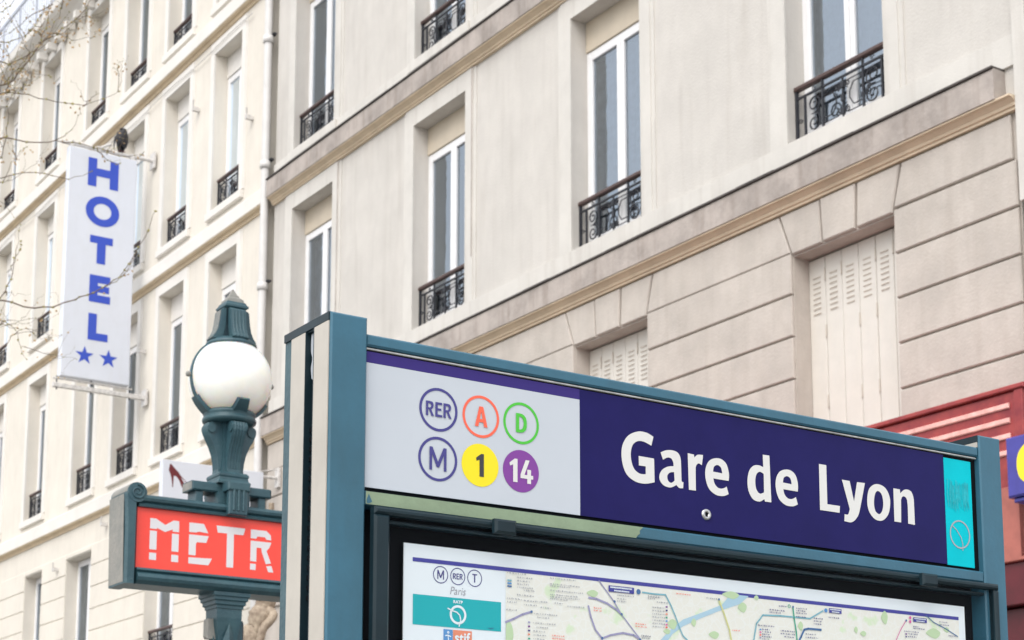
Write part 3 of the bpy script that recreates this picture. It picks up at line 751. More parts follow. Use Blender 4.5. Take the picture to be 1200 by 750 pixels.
MB().ribbon([(x(2.640), 2.270), (x(2.652), 2.262), (x(2.664), 2.248), (x(2.668), 2.235), (x(2.667), 2.222)], .002, .0091).build('faded_profile', 'grey_ink', cyp)

# map case
cz0, cz1 = .95, 2.157
bx('case_frame', 'teal_dark', 1.315, 1.343, -.016, .0, cz0, cz1 - .0125, .004)
bx('case_frame', 'teal_dark', 2.727, 2.741, -.016, .0, cz0, cz1 - .0125, .004)
bx('case_frame', 'teal_dark', 1.315, 2.741, -.016, .0, cz1 - .012, cz1, .004)
bx('case_frame', 'teal_dark', 1.3435, 2.7265, -.016, .0, cz0, cz0 + .03, .004)
bx('case_back', 'black', 1.31, 2.716, .036, .05, cz0, 2.158, 0)
for a in (1.532, 2.514): bx('catch', 'teal_dark', a, a + .042, -.028, -.0165, 2.1345, 2.1585, .004)
bx('inner_rail', 'teal_dark', 1.344, 2.726, .004, .02, 2.135, 2.1405, .002)
MB().quad((x(1.343), -.008, cz0), (x(2.727), -.008, cz0), (x(2.727), -.008, cz1 - .012), (x(1.343), -.008, cz1 - .012)).build('glass', 'case_glass', pan)
bx('base_panel', 'teal', 1.3065, 2.7175, .01, .12, .25, .94)

# the map poster
PY = .020
po = MB().box(x(1.388), x(2.676), PY, PY + .002, .98, 2.1105).build('map_poster', 'poster', pan)
def pp(name, mb, m): return mb.build(name, m, po)
L1, L2, L3, L4 = PY - .0006, PY - .0012, PY - .0018, PY - .0024
pp('title_bar', MB().flat([(x(1.404), 2.0818), (x(2.658), 2.0818), (x(2.658), 2.0885), (x(1.404), 2.0885)], (), L1), 'poster_bar')
pp('map_sheet', MB().flat([(x(1.582), 1.02), (x(2.658), 1.02), (x(2.658), 2.0815), (x(1.582), 2.0815)], (), L1), 'map')
for cx_, t_, s_, b_ in ((1.4565, 'M', .0150, 0), (1.4890, 'RER', .0095, 0), (1.5215, 'T', .0140, 0)):
    pp('mode_badge', MB().ring(x(cx_), 2.0645, .0142, .0014, L1)._m(caps(t_, s_, x(cx_), 2.0645, L1)), 'ink')
pp('place_name', text_mb('Paris', .0185, x(1.4895), 2.0405, L1, .85, 0, .25), 'grey_ink')
pp('operator_banner', MB().flat([(x(1.405), 1.980), (x(1.573), 1.980), (x(1.573), 2.029), (x(1.405), 2.029)], (), L1), 'poster_cyan')
lg = text_mb('RATP', .0066, x(1.4895), 2.0225, L2, 1.1, .0003)
lg.ring(x(1.4895), 2.0015, .0158, .0040, L2)
lg.ribbon([(x(1.470), 2.0105), (x(1.480), 2.007), (x(1.487), 2.0055), (x(1.4925), 2.001), (x(1.4945), 1.993), (x(1.4915), 1.983)], .0022, L2 - .0004)
pp('operator_logo', lg, 'poster')
pp('small_print', text_mb('ratp.fr', .0045, x(1.553), 1.984, L2, 1), 'ink')
pp('partner_badge', MB().flat([(x(1.4625), 1.945), (x(1.480), 1.945), (x(1.480), 1.9765), (x(1.4625), 1.9765)], (), L1), 'pblue')
pp('partner_badge', MB().flat([(x(1.4805), 1.945), (x(1.5165), 1.945), (x(1.5165), 1.9765), (x(1.4805), 1.9765)], (), L1), 'orange')
fig = text_mb('stif', .024, x(1.4985), 1.9645, L2, .95, .0006)
fig.ring(x(1.4712), 1.9715, .0022, .0016, L2, 10).ribbon([(x(1.466), 1.966), (x(1.471), 1.967), (x(1.476), 1.965)], .0018, L2).ribbon([(x(1.471), 1.967), (x(1.4715), 1.958), (x(1.467), 1.951)], .0018, L2 - .0002)
pp('badge_lettering', fig, 'poster')
S_ = lambda a, b: on_sign(a, b, PD, PX)
c6 = lambda a, b: S_(650 + a / 4.8, 670 + b / 4.8)          # reading grids of the map
c7 = lambda a, b: S_(890 + a / 4.615, 670 + b / 4.615)
c5 = lambda a, b: S_(600 + a / 6.667, 660 + b / 6.667)
pp('river', MB().flat([c6(1030, 118), c6(1130, 130), c6(1080, 175), c6(960, 215), c6(860, 255), c6(760, 300), c6(700, 345), c6(640, 430), c6(560, 560), c6(470, 700), c6(400, 860), c6(330, 860), c6(420, 640), c6(560, 470), c6(640, 370), c6(700, 310), c6(760, 262), c6(880, 218), c6(980, 178)], (), L2), 'river')
pk = MB()
for (a, b, w_, h_) in ((1030, 125, 50, 22), (1095, 195, 26, 30), (700, 290, 26, 30), (250, 115, 30, 20), (935, 350, 30, 22), (820, 280, 14, 24), (670, 330, 20, 16)):
    cx_, cz_ = c6(a, b); pk.flat(smooth_path([(cx_ - w_ * .00042, cz_), (cx_, cz_ + h_ * .00032), (cx_ + w_ * .00038, cz_ + h_ * .0001), (cx_ + w_ * .0001, cz_ - h_ * .0003)]), (), L2 - .0002)
for (a, b, w_, h_) in ((715, 245, 22, 40), (560, 310, 12, 20), (600, 330, 20, 16), (980, 330, 50, 30), (260, 290, 16, 26), (20, 135, 14, 14), (1050, 310, 20, 16)):
    cx_, cz_ = c7(a, b); pk.flat(smooth_path([(cx_ - w_ * .00042, cz_), (cx_, cz_ + h_ * .00036), (cx_ + w_ * .00038, cz_ + h_ * .0001), (cx_ + w_ * .0001, cz_ - h_ * .0003)]), (), L2 - .0002)
cx_, cz_ = c5(20, 510); pk.flat(smooth_path([(cx_ - .004, cz_ - .02), (cx_ - .003, cz_ + .012), (cx_ + .006, cz_ + .010), (cx_ + .010, cz_ - .008), (cx_ + .006, cz_ - .02)]), (), L2 - .0002)
stuff(pp('park', pk, 'park'))
sm_ = lambda f, P: [f(*p) for p in P]
ll = MB().ribbon(sm_(c6, [(285, 42), (370, 160), (410, 230), (470, 310), (520, 375), (600, 480)]), .0022, L3)
ll.ribbon(sm_(c6, [(228, 138), (270, 145), (330, 170), (380, 203), (412, 232)]), .0036, L3 - .0001).ribbon(sm_(c6, [(225, 185), (240, 250), (265, 320), (300, 365), (310, 420)]), .0034, L3 - .0002)
ll.ribbon(sm_(c6, [(300, 370), (350, 350), (420, 338), (480, 350), (515, 372)]), .0034, L3 - .0003).ribbon(sm_(c5, [(0, 450), (60, 425), (130, 390), (205, 368)]), .0036, L3)
pp('route_line', ll, 'lilac')
lb = MB().ribbon(sm_(c6, [(530, 108), (600, 118), (660, 122), (690, 180), (715, 240), (740, 310), (760, 355), (800, 395)]), .0026, L3)
lb.ribbon(sm_(c7, [(5, 369), (20, 275), (55, 228), (150, 232), (310, 247), (380, 205)]), .0028, L3 - .0001).ribbon(sm_(c7, [(0, 480), (5, 369)]), .0028, L3)
pp('route_line', lb, 'lblue')
pp('route_line', MB().ribbon(sm_(c7, [(235, 400), (262, 345), (278, 308), (300, 302), (370, 308)]), .0038, L3 - .0003), 'dblue')
pp('route_line', MB().ribbon(sm_(c7, [(938, 230), (980, 268), (1040, 300), (1110, 345)]), .0018, L3 - .0002), 'dblue')
pp('route_line', MB().ribbon(sm_(c7, [(217, 185), (225, 250), (236, 320), (245, 420)]), .0030, L3 - .0002), 'lgreen')
pp('route_line', MB().ribbon(sm_(c6, [(960, 150), (990, 230), (1020, 320), (1040, 430)]), .0034, L3 - .0004), 'lyellow')
pp('route_line', MB().ribbon(sm_(c7, [(830, 258), (800, 310), (770, 380)]), .0014, L3 - .0002), 'lpink')
def plate(f, a0, b0, a1, b1, m='poster_bar', name='station_label'):
    (p, q), (r_, s_) = f(a0, b0), f(a1, b1); o = pp(name, MB().flat([(p, s_), (r_, s_), (r_, q), (p, q)], (), L4), m); return o, p, q, r_, s_
for f, a0, b0, a1, b1, n_ in ((c6, 338, 68, 482, 118, 2), (c7, 412, 190, 480, 222, 2), (c7, 868, 240, 942, 272, 2)):
    o, p, q, r_, s_ = plate(f, a0, b0, a1, b1); d = MB(); h = q - s_
    for k in range(n_):
        zc = q - h * (k + .55) / n_ ; xx = p + (r_ - p) * (.06 + .15 * k)
        while xx < r_ - (r_ - p) * (.08 + .12 * k):
            l = RND.uniform(.0012, .0022); d.flat([(xx, zc - h * .13), (xx + l, zc - h * .13), (xx + l, zc + h * .13), (xx, zc + h * .13)], (), L4 - .0004); xx += l + .0006
    stuff(d.build('label_lettering', 'poster', po))
pp('station_dot', MB().disc(*c6(507, 105), .0046, L4), 'dblue'); pp('station_dot', MB().disc(*c7(395, 203), .0040, L4), 'pblue')
pp('station_dot', MB().disc(*c7(852, 243), .0030, L4)._m(MB().disc(*c7(852, 264), .0030, L4)), 'lpink')
pp('station_dot', MB().ring(*c7(196, 180), .0035, .0012, L4), 'lgreen')
dk = MB()
for p_ in (c6(372, 160), c6(412, 232), c6(515, 375), c6(302, 366), c5(200, 369), c6(960, 149), c7(217, 184), c7(365, 309), c7(830, 258)): dk.disc(*p_, .0022, L4 - .0002, 12)
pp('station_dot', dk, 'dblue')
# rows of small print: too fine to read in the photograph
def prints(f, rows, m, y=L3 - .0007, hh=.0011):
    d = MB()
    for a0, a1, b in rows:
        p, q = f(a0, b); r_, s_ = f(a1, b + (a1 - a0) * .11); xx = p
        while xx < r_:
            l = RND.uniform(.0018, .0052); l = min(l, r_ - xx + .001)
            n = max(1, int(l / .0013))
            for k in range(n):
                a = xx + k * .0013; h_ = hh * RND.uniform(.7, 1.25)
                d.flat([(a, q - hh), (a + .0009, q - hh), (a + .0009, q - hh + h_ * 2), (a, q - hh + h_ * 2)], (), y)
            xx += l + .0013
    return stuff(pp('small_print', d, m))
prints(c5, [(10, 160, 60), (88, 205, 98), (88, 185, 125), (88, 180, 150), (88, 215, 175), (140, 220, 200), (85, 220, 235), (345, 540, 104), (345, 580, 150), (345, 500, 165), (345, 600, 200), (345, 560, 232), (345, 570, 250), (345, 490, 265), (10, 120, 262), (140, 260, 280), (270, 330, 290), (380, 450, 300), (480, 610, 325), (10, 80, 290), (140, 240, 312), (270, 350, 335), (0, 90, 350), (220, 400, 382), (245, 345, 412), (215, 390, 455), (240, 330, 490), (215, 300, 520), (215, 310, 550), (215, 300, 580), (870, 1000, 238), (870, 940, 265), (870, 940, 285), (1060, 1130, 560), (1115, 1200, 250)], 'grey_ink')
prints(c6, [(560, 640, 128), (560, 600, 142), (610, 675, 163), (585, 655, 192), (585, 655, 210), (585, 655, 228), (585, 655, 246), (585, 655, 264), (585, 655, 282), (585, 655, 300), (525, 575, 352), (525, 570, 366), (890, 950, 140), (1185, 1230, 295)], 'grey_ink')
prints(c7, [(90, 170, 198), (90, 150, 212), (235, 290, 190), (235, 285, 203), (235, 290, 216), (235, 290, 236), (330, 380, 245), (330, 375, 260), (330, 370, 275), (28, 120, 282), (50, 90, 305), (50, 100, 318), (50, 95, 331), (50, 100, 344), (50, 90, 357), (150, 225, 312), (150, 225, 328), (170, 225, 345), (285, 340, 330), (285, 350, 348), (410, 470, 240), (820, 900, 315), (840, 890, 330), (840, 885, 345), (870, 930, 300), (868, 900, 290), (1010, 1050, 265), (1010, 1060, 280), (1060, 1100, 340), (140, 180, 178)], 'ink')
prints(c6, [(720, 800, 115), (255, 300, 195), (255, 300, 210), (490, 545, 285), (490, 550, 300), (20, 90, 352), (20, 90, 368), (1035, 1080, 322)], 'red_ink', hh=.0010)
sw = []
for b_ in (190, 210, 230, 250, 270, 290, 305): sw.append((c6, 660, b_))
for b_ in (450, 482, 515, 545, 578): sw.append((c5, 172, b_))
for b_ in (305, 320, 335, 350): sw.append((c7, 36, b_))
for b_ in (330, 345): sw.append((c7, 826, b_))
for i, (f, a, b_) in enumerate(sw):
    p, q = f(a, b_); pp('line_swatch', MB().flat([(p, q - .0015), (p + .0042, q - .0015), (p + .0042, q + .0012), (p, q + .0012)], (), L4), ('purple_ink', 'ink', 'orange', 'lgreen', 'pblue', 'lpink', 'red_ink', 'lilac')[i % 8])
for b_, m_ in ((120, 'lblue'), (143, 'pblue'), (166, 'dblue')):
    p, q = c5(10, b_); pp('line_swatch', MB().flat([(p, q - .0015), (p + .0085, q - .0015), (p + .0085, q + .0012), (p, q + .0012)], (), L4), m_)

# ------------------------------------------------------------------ METRO sign on its cast-iron lamp standard
MD, MX = 7.5, 3.39
met = thing('metro_lamp_standard', W(MD, MX), ROT_S, "green cast-iron lamp post with white globe above a red METRO box sign", "lamp post")
x = lambda v: v - MX
bl, br_ = 2.857, 3.923 - .0
BD = .19
LS = 1.0
def mp(name, mb, m='cast', parent=met):
    if LS != 1.0: mb.v = [(a * LS, BD / 2 + (b - BD / 2) * LS, c) for a, b, c in mb.v]
    return mb.build(name, m, parent)
# rails: a rounded moulding profile, extruded along the box (y, z)
tr = [(.0, 3.211), (-.004, 3.222), (.006, 3.232), (-.010, 3.238), (-.014, 3.25), (-.008, 3.262), (.012, 3.270), (BD - .012, 3.270), (BD + .012, 3.252), (BD, 3.211)]
lr = [(.0, 2.930), (-.004, 2.920), (.008, 2.912), (-.012, 2.902), (-.018, 2.886), (-.012, 2.872), (.004, 2.862), (.012, 2.856), (BD - .012, 2.856), (BD + .012, 2.88), (BD, 2.930)]
mp('top_rail', MB().prism(tr, x(2.917), x(br_ - .062), 'x'))
mp('bottom_rail', MB().prism(lr, x(2.917), x(br_ - .062), 'x'))
mp('box_back', MB().box(x(2.9175), x(br_ - .0625), BD - .03, BD - .005, 2.93, 3.211))
rp = MB().box(x(2.9175), x(br_ - .0625), .018, .03, 2.9305, 3.2105).build('red_panel', 'metro_red', met)
for side in (-1, 1):
    a, b = (bl, 2.9165) if side < 0 else (br_ - .0615, br_)
    o, i_ = (a, b) if side < 0 else (b, a); d = 1 if side < 0 else -1
    # end cap in plan: chamfered, slightly flared to the top where it rolls into a scroll
    pl = [(x(i_), .020), (x(i_ - d * .010), .004), (x(i_ - d * .016), -.010), (x(o + d * .012), -.010), (x(o), .002), (x(o), BD - .002), (x(o + d * .012), BD + .010), (x(i_), BD + .010)]
    cap_ = MB(); n = len(pl); lv = [(2.852, 0), (2.9, .0), (3.10, -.002), (3.20, -.006), (3.262, -.010)]
    vs = [(p[0] + (dz * d if abs(p[0] - x(i_)) > .02 else 0), p[1], z) for z, dz in lv for p in pl]
    cap_.add(vs, [(k * n + j, k * n + (j + 1) % n, (k + 1) * n + (j + 1) % n, (k + 1) * n + j) for k in range(len(lv) - 1) for j in range(n)])
    cap_.add(vs[:n], [tuple(range(n))]); cap_.add(vs[-n:], [tuple(range(n))])
    e = mp('end_cap', cap_, 'cast')
    # outer side face with side light painted in as a pale colour, and a sunk panel
    sx = x(o) - d * .0015
    sf = MB(); sf.quad((sx, .006, 2.86), (sx, BD - .004, 2.86), (sx - d * .009, BD - .004, 3.262), (sx - d * .009, .006, 3.262)); mp('side_face', sf, 'cast_pale_lit')
    cxs = x(i_ - d * .012)
    sc_ = MB(); rr = .0455; nn = 32
    ring = [(cxs + rr * cos(2 * pi * k / nn), 3.272 + rr * sin(2 * pi * k / nn)) for k in range(nn)]
    sc_.prism(ring, -.012, BD + .012, 'y', True)
    s0 = mp('scroll', sc_)
    sp = MB(); pts = []
    for k in range(34):
        t = k / 33; r = .036 * (1 - .8 * t); an = pi / 2 + d * (-1) * t * 2 * pi * 1.6; pts.append((cxs + r * cos(an), -.014, 3.272 + r * sin(an)))
    sp.tube(pts, [.005 * (1 - .4 * k / 33) for k in range(34)], 6); mp('scroll_spiral', sp, 'cast', s0)
    tp = MB(); tp.prism([(cxs + (rr + .001) * cos(t), 3.272 + (rr + .001) * sin(t)) for t in [pi / 2 + d * (0 + k * .17) for k in range(0, 10)]] + [(cxs + (rr - .004) * cos(t), 3.272 + (rr - .004) * sin(t)) for t in [pi / 2 + d * (0 + k * .17) for k in range(9, -1, -1)]], .0, BD, 'y')
    mp('scroll_top', tp, 'cast_pale_lit', s0)

# stencil lettering M E T R O (unit cell: width, height)
def poly(ox, w_, pts): return [(x(ox) + a * w_, 2.973 + b * .192) for a, b in pts]
LET = {
 'M': [[(0, .75), (0, 1), (.20, 1), (.52, .87), (.80, 1), (1, 1), (1, .73), (.78, .73), (.78, .78), (.52, .70), (.24, .78), (.24, .75)],
       [(0, .25), (.24, .25), (.24, .70), (0, .70)], [(.76, .25), (1, .25), (1, .68), (.76, .68)], [(0, 0), (.24, 0), (.24, .17), (0, .17)], [(.76, 0), (1, 0), (1, .17), (.76, .17)]],
 'E': [[(0, .77), (0, 1), (.62, 1), (.82, .78), (.42, .80), (.30, .77)], [(0, .21), (0, .71), (.84, .71), (.74, .54), (.36, .54), (.30, .50), (.30, .21)], [(0, 0), (0, .15), (1, .17), (.86, 0)]],
 'T': [[(.05, .83), (0, 1), (1, 1), (.94, .83), (.61, .83), (.61, 0), (.37, 0), (.37, .83)]],
 'R': [[(0, .78), (0, 1), (.72, 1), (.92, .90), (.95, .78), (.72, .78), (.66, .84), (.30, .84), (.26, .78)], [(0, .21), (0, .72), (.96, .72), (.86, .58), (.74, .50), (.96, .20), (.72, .17), (.52, .46), (.50, .56), (.28, .56), (.28, .21)],
       [(0, 0), (0, .15), (.26, .15), (.26, 0)], [(.74, .12), (.98, .14), (1.08, -.02), (.84, -.02)]],
 'O': [[(0, .30), (0, .70), (.18, .94), (.42, 1), (.46, .80), (.30, .72), (.27, .62), (.27, .30)], [(.54, .80), (.58, 1), (.82, .94), (1, .70), (1, .30), (.73, .30), (.73, .62), (.70, .72)], [(0, .24), (.27, .24), (.46, .18), (.54, .18), (.73, .24), (1, .24), (.8, .04), (.58, 0), (.42, 0), (.2, .04)]],
}
for k, ox, w_ in (('M', 2.980, .141), ('E', 3.171, .116), ('T', 3.306, .146), ('R', 3.481, .112), ('O', 3.650, .150)):
    lm = MB()
    for p in LET[k]: lm.flat(poly(ox, w_, p), (), .0170)
    lm.build('letter', 'metro_white', rp)

CY = BD / 2
def rot4(f):
    """the same piece turned to the four sides of the shaft"""
    for k in range(4):
        yield k, Matrix.Translation((0, CY, 0)) @ Matrix.Rotation(k * pi / 2, 4, 'Z')
def console(prof, hw, flutes=3, inset=.012):
    """prof: (distance from the axis, z) outline; local -y is outward"""
    m = MB(); m.prism([(-r, z) for r, z in prof], -hw, hw, 'x')
    outer = [p for p in prof if p[0] > .03]
    for f in range(flutes):
        xf = (f - (flutes - 1) / 2) * hw * 1.7 / flutes
        m.tube([(xf, -(r - .0030), z) for r, z in outer[1:-1]], .0062, 6)
    return m
LS = .84
vase = [(.0, 3.672), (.118, 3.672), (.140, 3.664), (.149, 3.646), (.147, 3.626), (.132, 3.596), (.108, 3.560), (.090, 3.522), (.080, 3.482), (.076, 3.448), (.078, 3.428), (0, 3.428)]
for k, T in rot4(0):
    mp('console', console(vase, .040, 4).xform(T))
    cu_ = MB(); cu_.prism([(-.122 + .026 * cos(t), 3.642 + .026 * sin(t)) for t in [2 * pi * j / 14 for j in range(14)]], -.048, .048, 'x'); mp('console_scroll', cu_.xform(T))
mp('shaft_core', MB().sq([(.060, 3.425), (.052, 3.50), (.055, 3.60), (.06, 3.67)], 0, CY))
mp('collar', MB().lathe([(.0, 3.672), (.13, 3.672), (.150, 3.679), (.154, 3.690), (.150, 3.700), (.140, 3.703), (.146, 3.712), (.150, 3.722), (.143, 3.731), (.115, 3.738), (.0, 3.738)], 40, 0, CY))
mp('plinth', MB().sq([(.098, 3.372), (.098, 3.380), (.088, 3.392), (.086, 3.404), (.090, 3.410), (.090, 3.420), (.078, 3.430)], 0, CY))
# cross bracket that straddles the box
LS = .94
mp('cross_arm', MB().bbox(-.215, .215, CY - .062, CY + .062, 3.328, 3.372, .006))
mp('cross_arm', MB().bbox(-.060, .060, CY - .150, CY - .0625, 3.329, 3.371, .006)); mp('cross_arm', MB().box(-.060, .060, CY + .0625, CY + .150, 3.329, 3.371))
mp('cross_block', MB().sq([(.085, 3.2715), (.085, 3.3275)], 0, CY), 'cast')
for s in (-1, 1):
    fb = MB().bbox(-.052, .052, -.046, -.0165, 3.215, 3.366, .006)
    for q in (-.026, 0, .026): fb.tube([(q, -.047, 3.235), (q, -.047, 3.345)], .008, 6)
    if s > 0: fb.v = [(a, BD - b, c) for a, b, c in fb.v]
    mp('clamp', fb)
    sb = MB().bbox(s * .17 - .02, s * .17 + .02, CY - .05, CY + .05, 3.2705, 3.3275, .004); mp('foot_block', sb)
    so_ = MB(); a_ = s * .216; so_.quad((a_, CY - .058, 3.332), (a_, CY + .058, 3.332), (a_, CY + .058, 3.368), (a_, CY - .058, 3.368)); mp('arm_face', so_, 'cast_pale_lit')
# globe, straps and cap
LS = 1.0
GZ, GR = 3.893, .1985
gl = MB(); gl.lathe([(max(.0001, GR * sin(t)), GZ - GR * cos(t)) for t in [pi * k / 40 for k in range(41)]], 56, 0, CY); mp('globe', gl, 'opal')
def arc(phi, t0, t1, off, n=18): return [(Vector((-sin(phi), -cos(phi), 0)) * (GR + off) * sin(t0 + (t1 - t0) * k / n) + Vector((0, CY, GZ - (GR + off) * cos(t0 + (t1 - t0) * k / n)))) for k in range(n + 1)]
def band(phi, t0, t1, w0, w1, th=.010):
    m = MB(); P = arc(phi, t0, t1, .0); Q = arc(phi, t0, t1, th); tdir = Vector((-cos(phi), sin(phi), 0)); n = len(P) - 1; vs = []
    for k in range(n + 1):
        h = w0 + (w1 - w0) * k / n
        vs += [P[k] - tdir * h, P[k] + tdir * h, Q[k] + tdir * h * .8, Q[k] - tdir * h * .8]
    m.add(vs, [(k * 4 + j, k * 4 + (j + 1) % 4, k * 4 + 4 + (j + 1) % 4, k * 4 + 4 + j) for k in range(n) for j in range(4)])
    m.add(vs[:4], [(0, 1, 2, 3)]); m.add(vs[-4:], [(0, 1, 2, 3)]); return m
for phi in (pi / 2, -pi / 2):
    s = mp('globe_strap', band(phi, .60, 2.60, .016, .005, .007))
    c = Vector((-sin(phi), -cos(phi), 0)) * (GR + .016) + Vector((0, CY, GZ))
    kn = MB().lathe([(.0001, -.014), (.011, -.010), (.014, 0), (.011, .010), (.0001, .014)], 12); mp('strap_knob', kn.xform(Matrix.Translation(c)), 'cast_pale_lit', s)
for phi in (0, pi / 2, pi, -pi / 2): mp('globe_claw', band(phi, .56, .92 if phi in (0, pi) else 1.05, .045, .032, .016))
LS = .82
mp('cap_rim', MB().lathe([(.120, 4.062), (.142, 4.050), (.150, 4.058), (.147, 4.068), (.132, 4.076), (.120, 4.086), (.06, 4.090)], 40, 0, CY))
bell = [(0, 4.078), (.132, 4.078), (.136, 4.084), (.118, 4.104), (.103, 4.130), (.094, 4.165), (.089, 4.200), (.086, 4.225), (.076, 4.234), (0, 4.236)]
for k, T in rot4(0): mp('cap_console', console(bell, .050, 4).xform(T), 'cast')
for k in (3,):
    T = Matrix.Translation((0, CY, 0)) @ Matrix.Rotation(-pi / 2, 4, 'Z')
    m = MB(); o_ = [(-(r + .0022), z) for r, z in bell[2:-2]]
    for (a, b), (c, d) in zip(o_, o_[1:]): m.quad((-.040, a, b), (.040, a, b), (.040, c, d), (-.040, c, d))
    mp('worn_lit_face', m.xform(T), 'cast_pale_lit')  # worn left cap face, side light included in its pale colour
mp('cap_core', MB().sq([(.080, 4.078), (.060, 4.15), (.058, 4.237)], 0, CY), 'teal_dark')
mp('cap_plate', MB().sq([(.058, 4.2365), (.072, 4.244), (.072, 4.254), (.064, 4.260), (.058, 4.272)], 0, CY))
mp('finial', MB().sq([(.052, 4.2725), (.048, 4.288), (.030, 4.302), (.026, 4.312), (.021, 4.314), (.004, 4.345)], 0, CY), 'cast_pale_lit')
# below the box
LS = .87
mp('capital', MB().sq([(.105, 2.8555), (.105, 2.838), (.097, 2.834), (.097, 2.820), (.088, 2.815), (.088, 2.800), (.078, 2.795), (.078, 2.782)], 0, CY))
mp('neck', MB().sq([(.073, 2.7815), (.072, 2.74), (.066, 2.70), (.056, 2.65), (.050, 2.60), (.047, 2.54)], 0, CY))
for k, T in rot4(0):
    lf = MB(); lf.add([(-.045, -.060, 2.60), (.045, -.060, 2.60), (0, -.078, 2.715), (0, -.082, 2.62), (-.04, -.052, 2.54), (.04, -.052, 2.54)], [(0, 3, 2), (3, 1, 2), (0, 4, 3), (4, 5, 3), (5, 1, 3)])
    mp('leaf', lf.xform(T))
    lc = MB(); lc.bbox(-.022, .022, -.112, -.055, 2.64, 2.735, .012)
    if k in (1, 3): mp('bracket_leaf', lc.xform(T), 'cast_pale_lit' if k == 3 else 'cast')
sh = MB().lathe([(.046, 2.54), (.052, 2.53), (.052, 2.51), (.043, 2.49), (.047, 1.35), (.060, 1.30), (.060, 1.26), (.07, 1.2), (.075, 1.0)], 24, 0, CY); mp('shaft', sh)
mp('pedestal', MB().sq([(.09, 1.02), (.12, .98), (.12, .30), (.15, .26), (.17, .20), (.17, 0)], 0, CY))

# ------------------------------------------------------------------ HOTEL blade sign
HD, HX = 25.5, 9.13
hot = thing('hotel_sign', W(HD, 10.0, 8.8), ROT_S, "tall white vertical HOTEL sign with blue letters and two blue stars", "sign")
x = lambda v: v - 10.0; zz = lambda v: v - 8.8
MB().bbox(x(8.585), x(9.685), 0, .13, zz(8.955), zz(12.64), .012).build('sign_box', 'hotel', hot)
HY = -.004
def hl(polys, holes=()):
    m = MB()
    for p in polys: m.flat([(x(a), zz(b)) for a, b in p], [[(x(a), zz(b)) for a, b in h] for h in holes], HY)
    m.build('letter', 'hotel_blue', hot)
def R4(a, b, c, d): return [(a, c), (b, c), (b, d), (a, d)]
hl([[(8.89, 12.06), (9.03, 12.06), (9.03, 12.235), (9.245, 12.235), (9.245, 12.06), (9.385, 12.06), (9.385, 12.52), (9.245, 12.52), (9.245, 12.365), (9.03, 12.365), (9.03, 12.52), (8.89, 12.52)]])
oc = lambda rx, rz: [(9.148 + rx * cos(2 * pi * k / 40), 11.672 + rz * sin(2 * pi * k / 40)) for k in range(40)]
hl([oc(.272, .245)], [oc(.142, .128)])
hl([[(8.965, 11.265), (8.965, 11.145), (9.082, 11.145), (9.082, 10.82), (9.222, 10.82), (9.222, 11.145), (9.335, 11.145), (9.335, 11.265)]])
hl([[(8.985, 10.195), (9.325, 10.195), (9.325, 10.315), (9.12, 10.315), (9.12, 10.36), (9.305, 10.36), (9.305, 10.465), (9.12, 10.465), (9.12, 10.51), (9.318, 10.51), (9.318, 10.63), (8.985, 10.63)]])
hl([[(8.99, 9.585), (9.31, 9.585), (9.31, 9.705), (9.125, 9.705), (9.125, 10.01), (8.99, 10.01)]])
for cx_ in (8.953, 9.335):
    p = [(x(cx_ + (.152 if k % 2 == 0 else .060) * sin(k * pi / 5)), zz(9.322 + (.152 if k % 2 == 0 else .060) * cos(k * pi / 5))) for k in range(10)]
    m = MB(); m.add([(a, HY, b) for a, b in p] + [(x(cx_), HY, zz(9.322))], [(k, (k + 1) % 10, 10) for k in range(10)]); m.build('star', 'hotel_blue', hot)
m = MB(); m.tube([(x(8.47), .065, zz(12.70)), (x(9.0), .065, zz(12.705)), (x(9.97), .065, zz(12.715))], .030, 8)
m.build('top_arm', 'bracket', hot)
for a in (8.64, 9.06, 9.20, 9.62): MB().bbox(x(a) - .03, x(a) + .03, .02, .11, zz(12.64), zz(12.745), .006).build('clamp', 'bracket', hot)
MB().tube([(x(9.10), .065, zz(12.74)), (x(9.20), .065, zz(12.80)), (x(9.27), .065, zz(12.83))], .022, 6).build('lamp_stub', 'bracket', hot)
MB().bbox(x(8.50), x(9.98), .03, .10, zz(8.775), zz(8.845), .008).build('bottom_arm', 'bracket', hot)
MB().bbox(x(8.50), x(9.76), .05, .08, zz(8.905), zz(8.930), .004).build('bottom_bar', 'bracket', hot)
for a in (8.56, 9.10, 9.72): MB().tube([(x(a), .065, zz(8.74)), (x(a), .065, zz(8.955))], .010, 6).build('bolt', 'iron', hot)
for z in (8.81, 12.715):
    MB().box(x(9.955), x(9.985), -.03, .16, zz(z) - .13, zz(z) + .13).build('wall_plate', 'bracket', hot)

# ------------------------------------------------------------------ pigeon resting on the sign
bird = bpy.data.meshes.new('pigeon'); V_ = [(0, .02, .10), (0, -.02, .155), (0, -.035, .215), (0, -.035, .262), (0, -.035, .298), (-.018, -.045, .300), (-.044, -.050, .292), (.02, .055, .055), (.04, .115, .005), (-.02, 0, .05), (-.022, -.004, .012), (.03, 0, .05), (.032, -.004, .012)]
E_ = [(0, 1), (1, 2), (2, 3), (3, 4), (4, 5), (5, 6), (0, 7), (7, 8), (0, 9), (9, 10), (0, 11), (11, 12)]
R_ = [.078, .090, .082, .064, .052, .022, .005, .045, .022, .020, .007, .020, .007]
bird.from_pydata(V_, E_, []); bird.update(); bird.materials.append(M['feather'])
bo = link('pigeon', bird, None, W(HD + .065, 9.43, 12.742), ROT_S); bo.scale = (1.3, 1.2, 1.22)
sk = bo.modifiers.new('skin', 'SKIN'); sk.use_smooth_shade = True
for i, r in enumerate(R_): bird.skin_vertices[0].data[i].radius = (r, r)
for i in range(len(R_)): bird.skin_vertices[0].data[i].use_root = (i == 0)
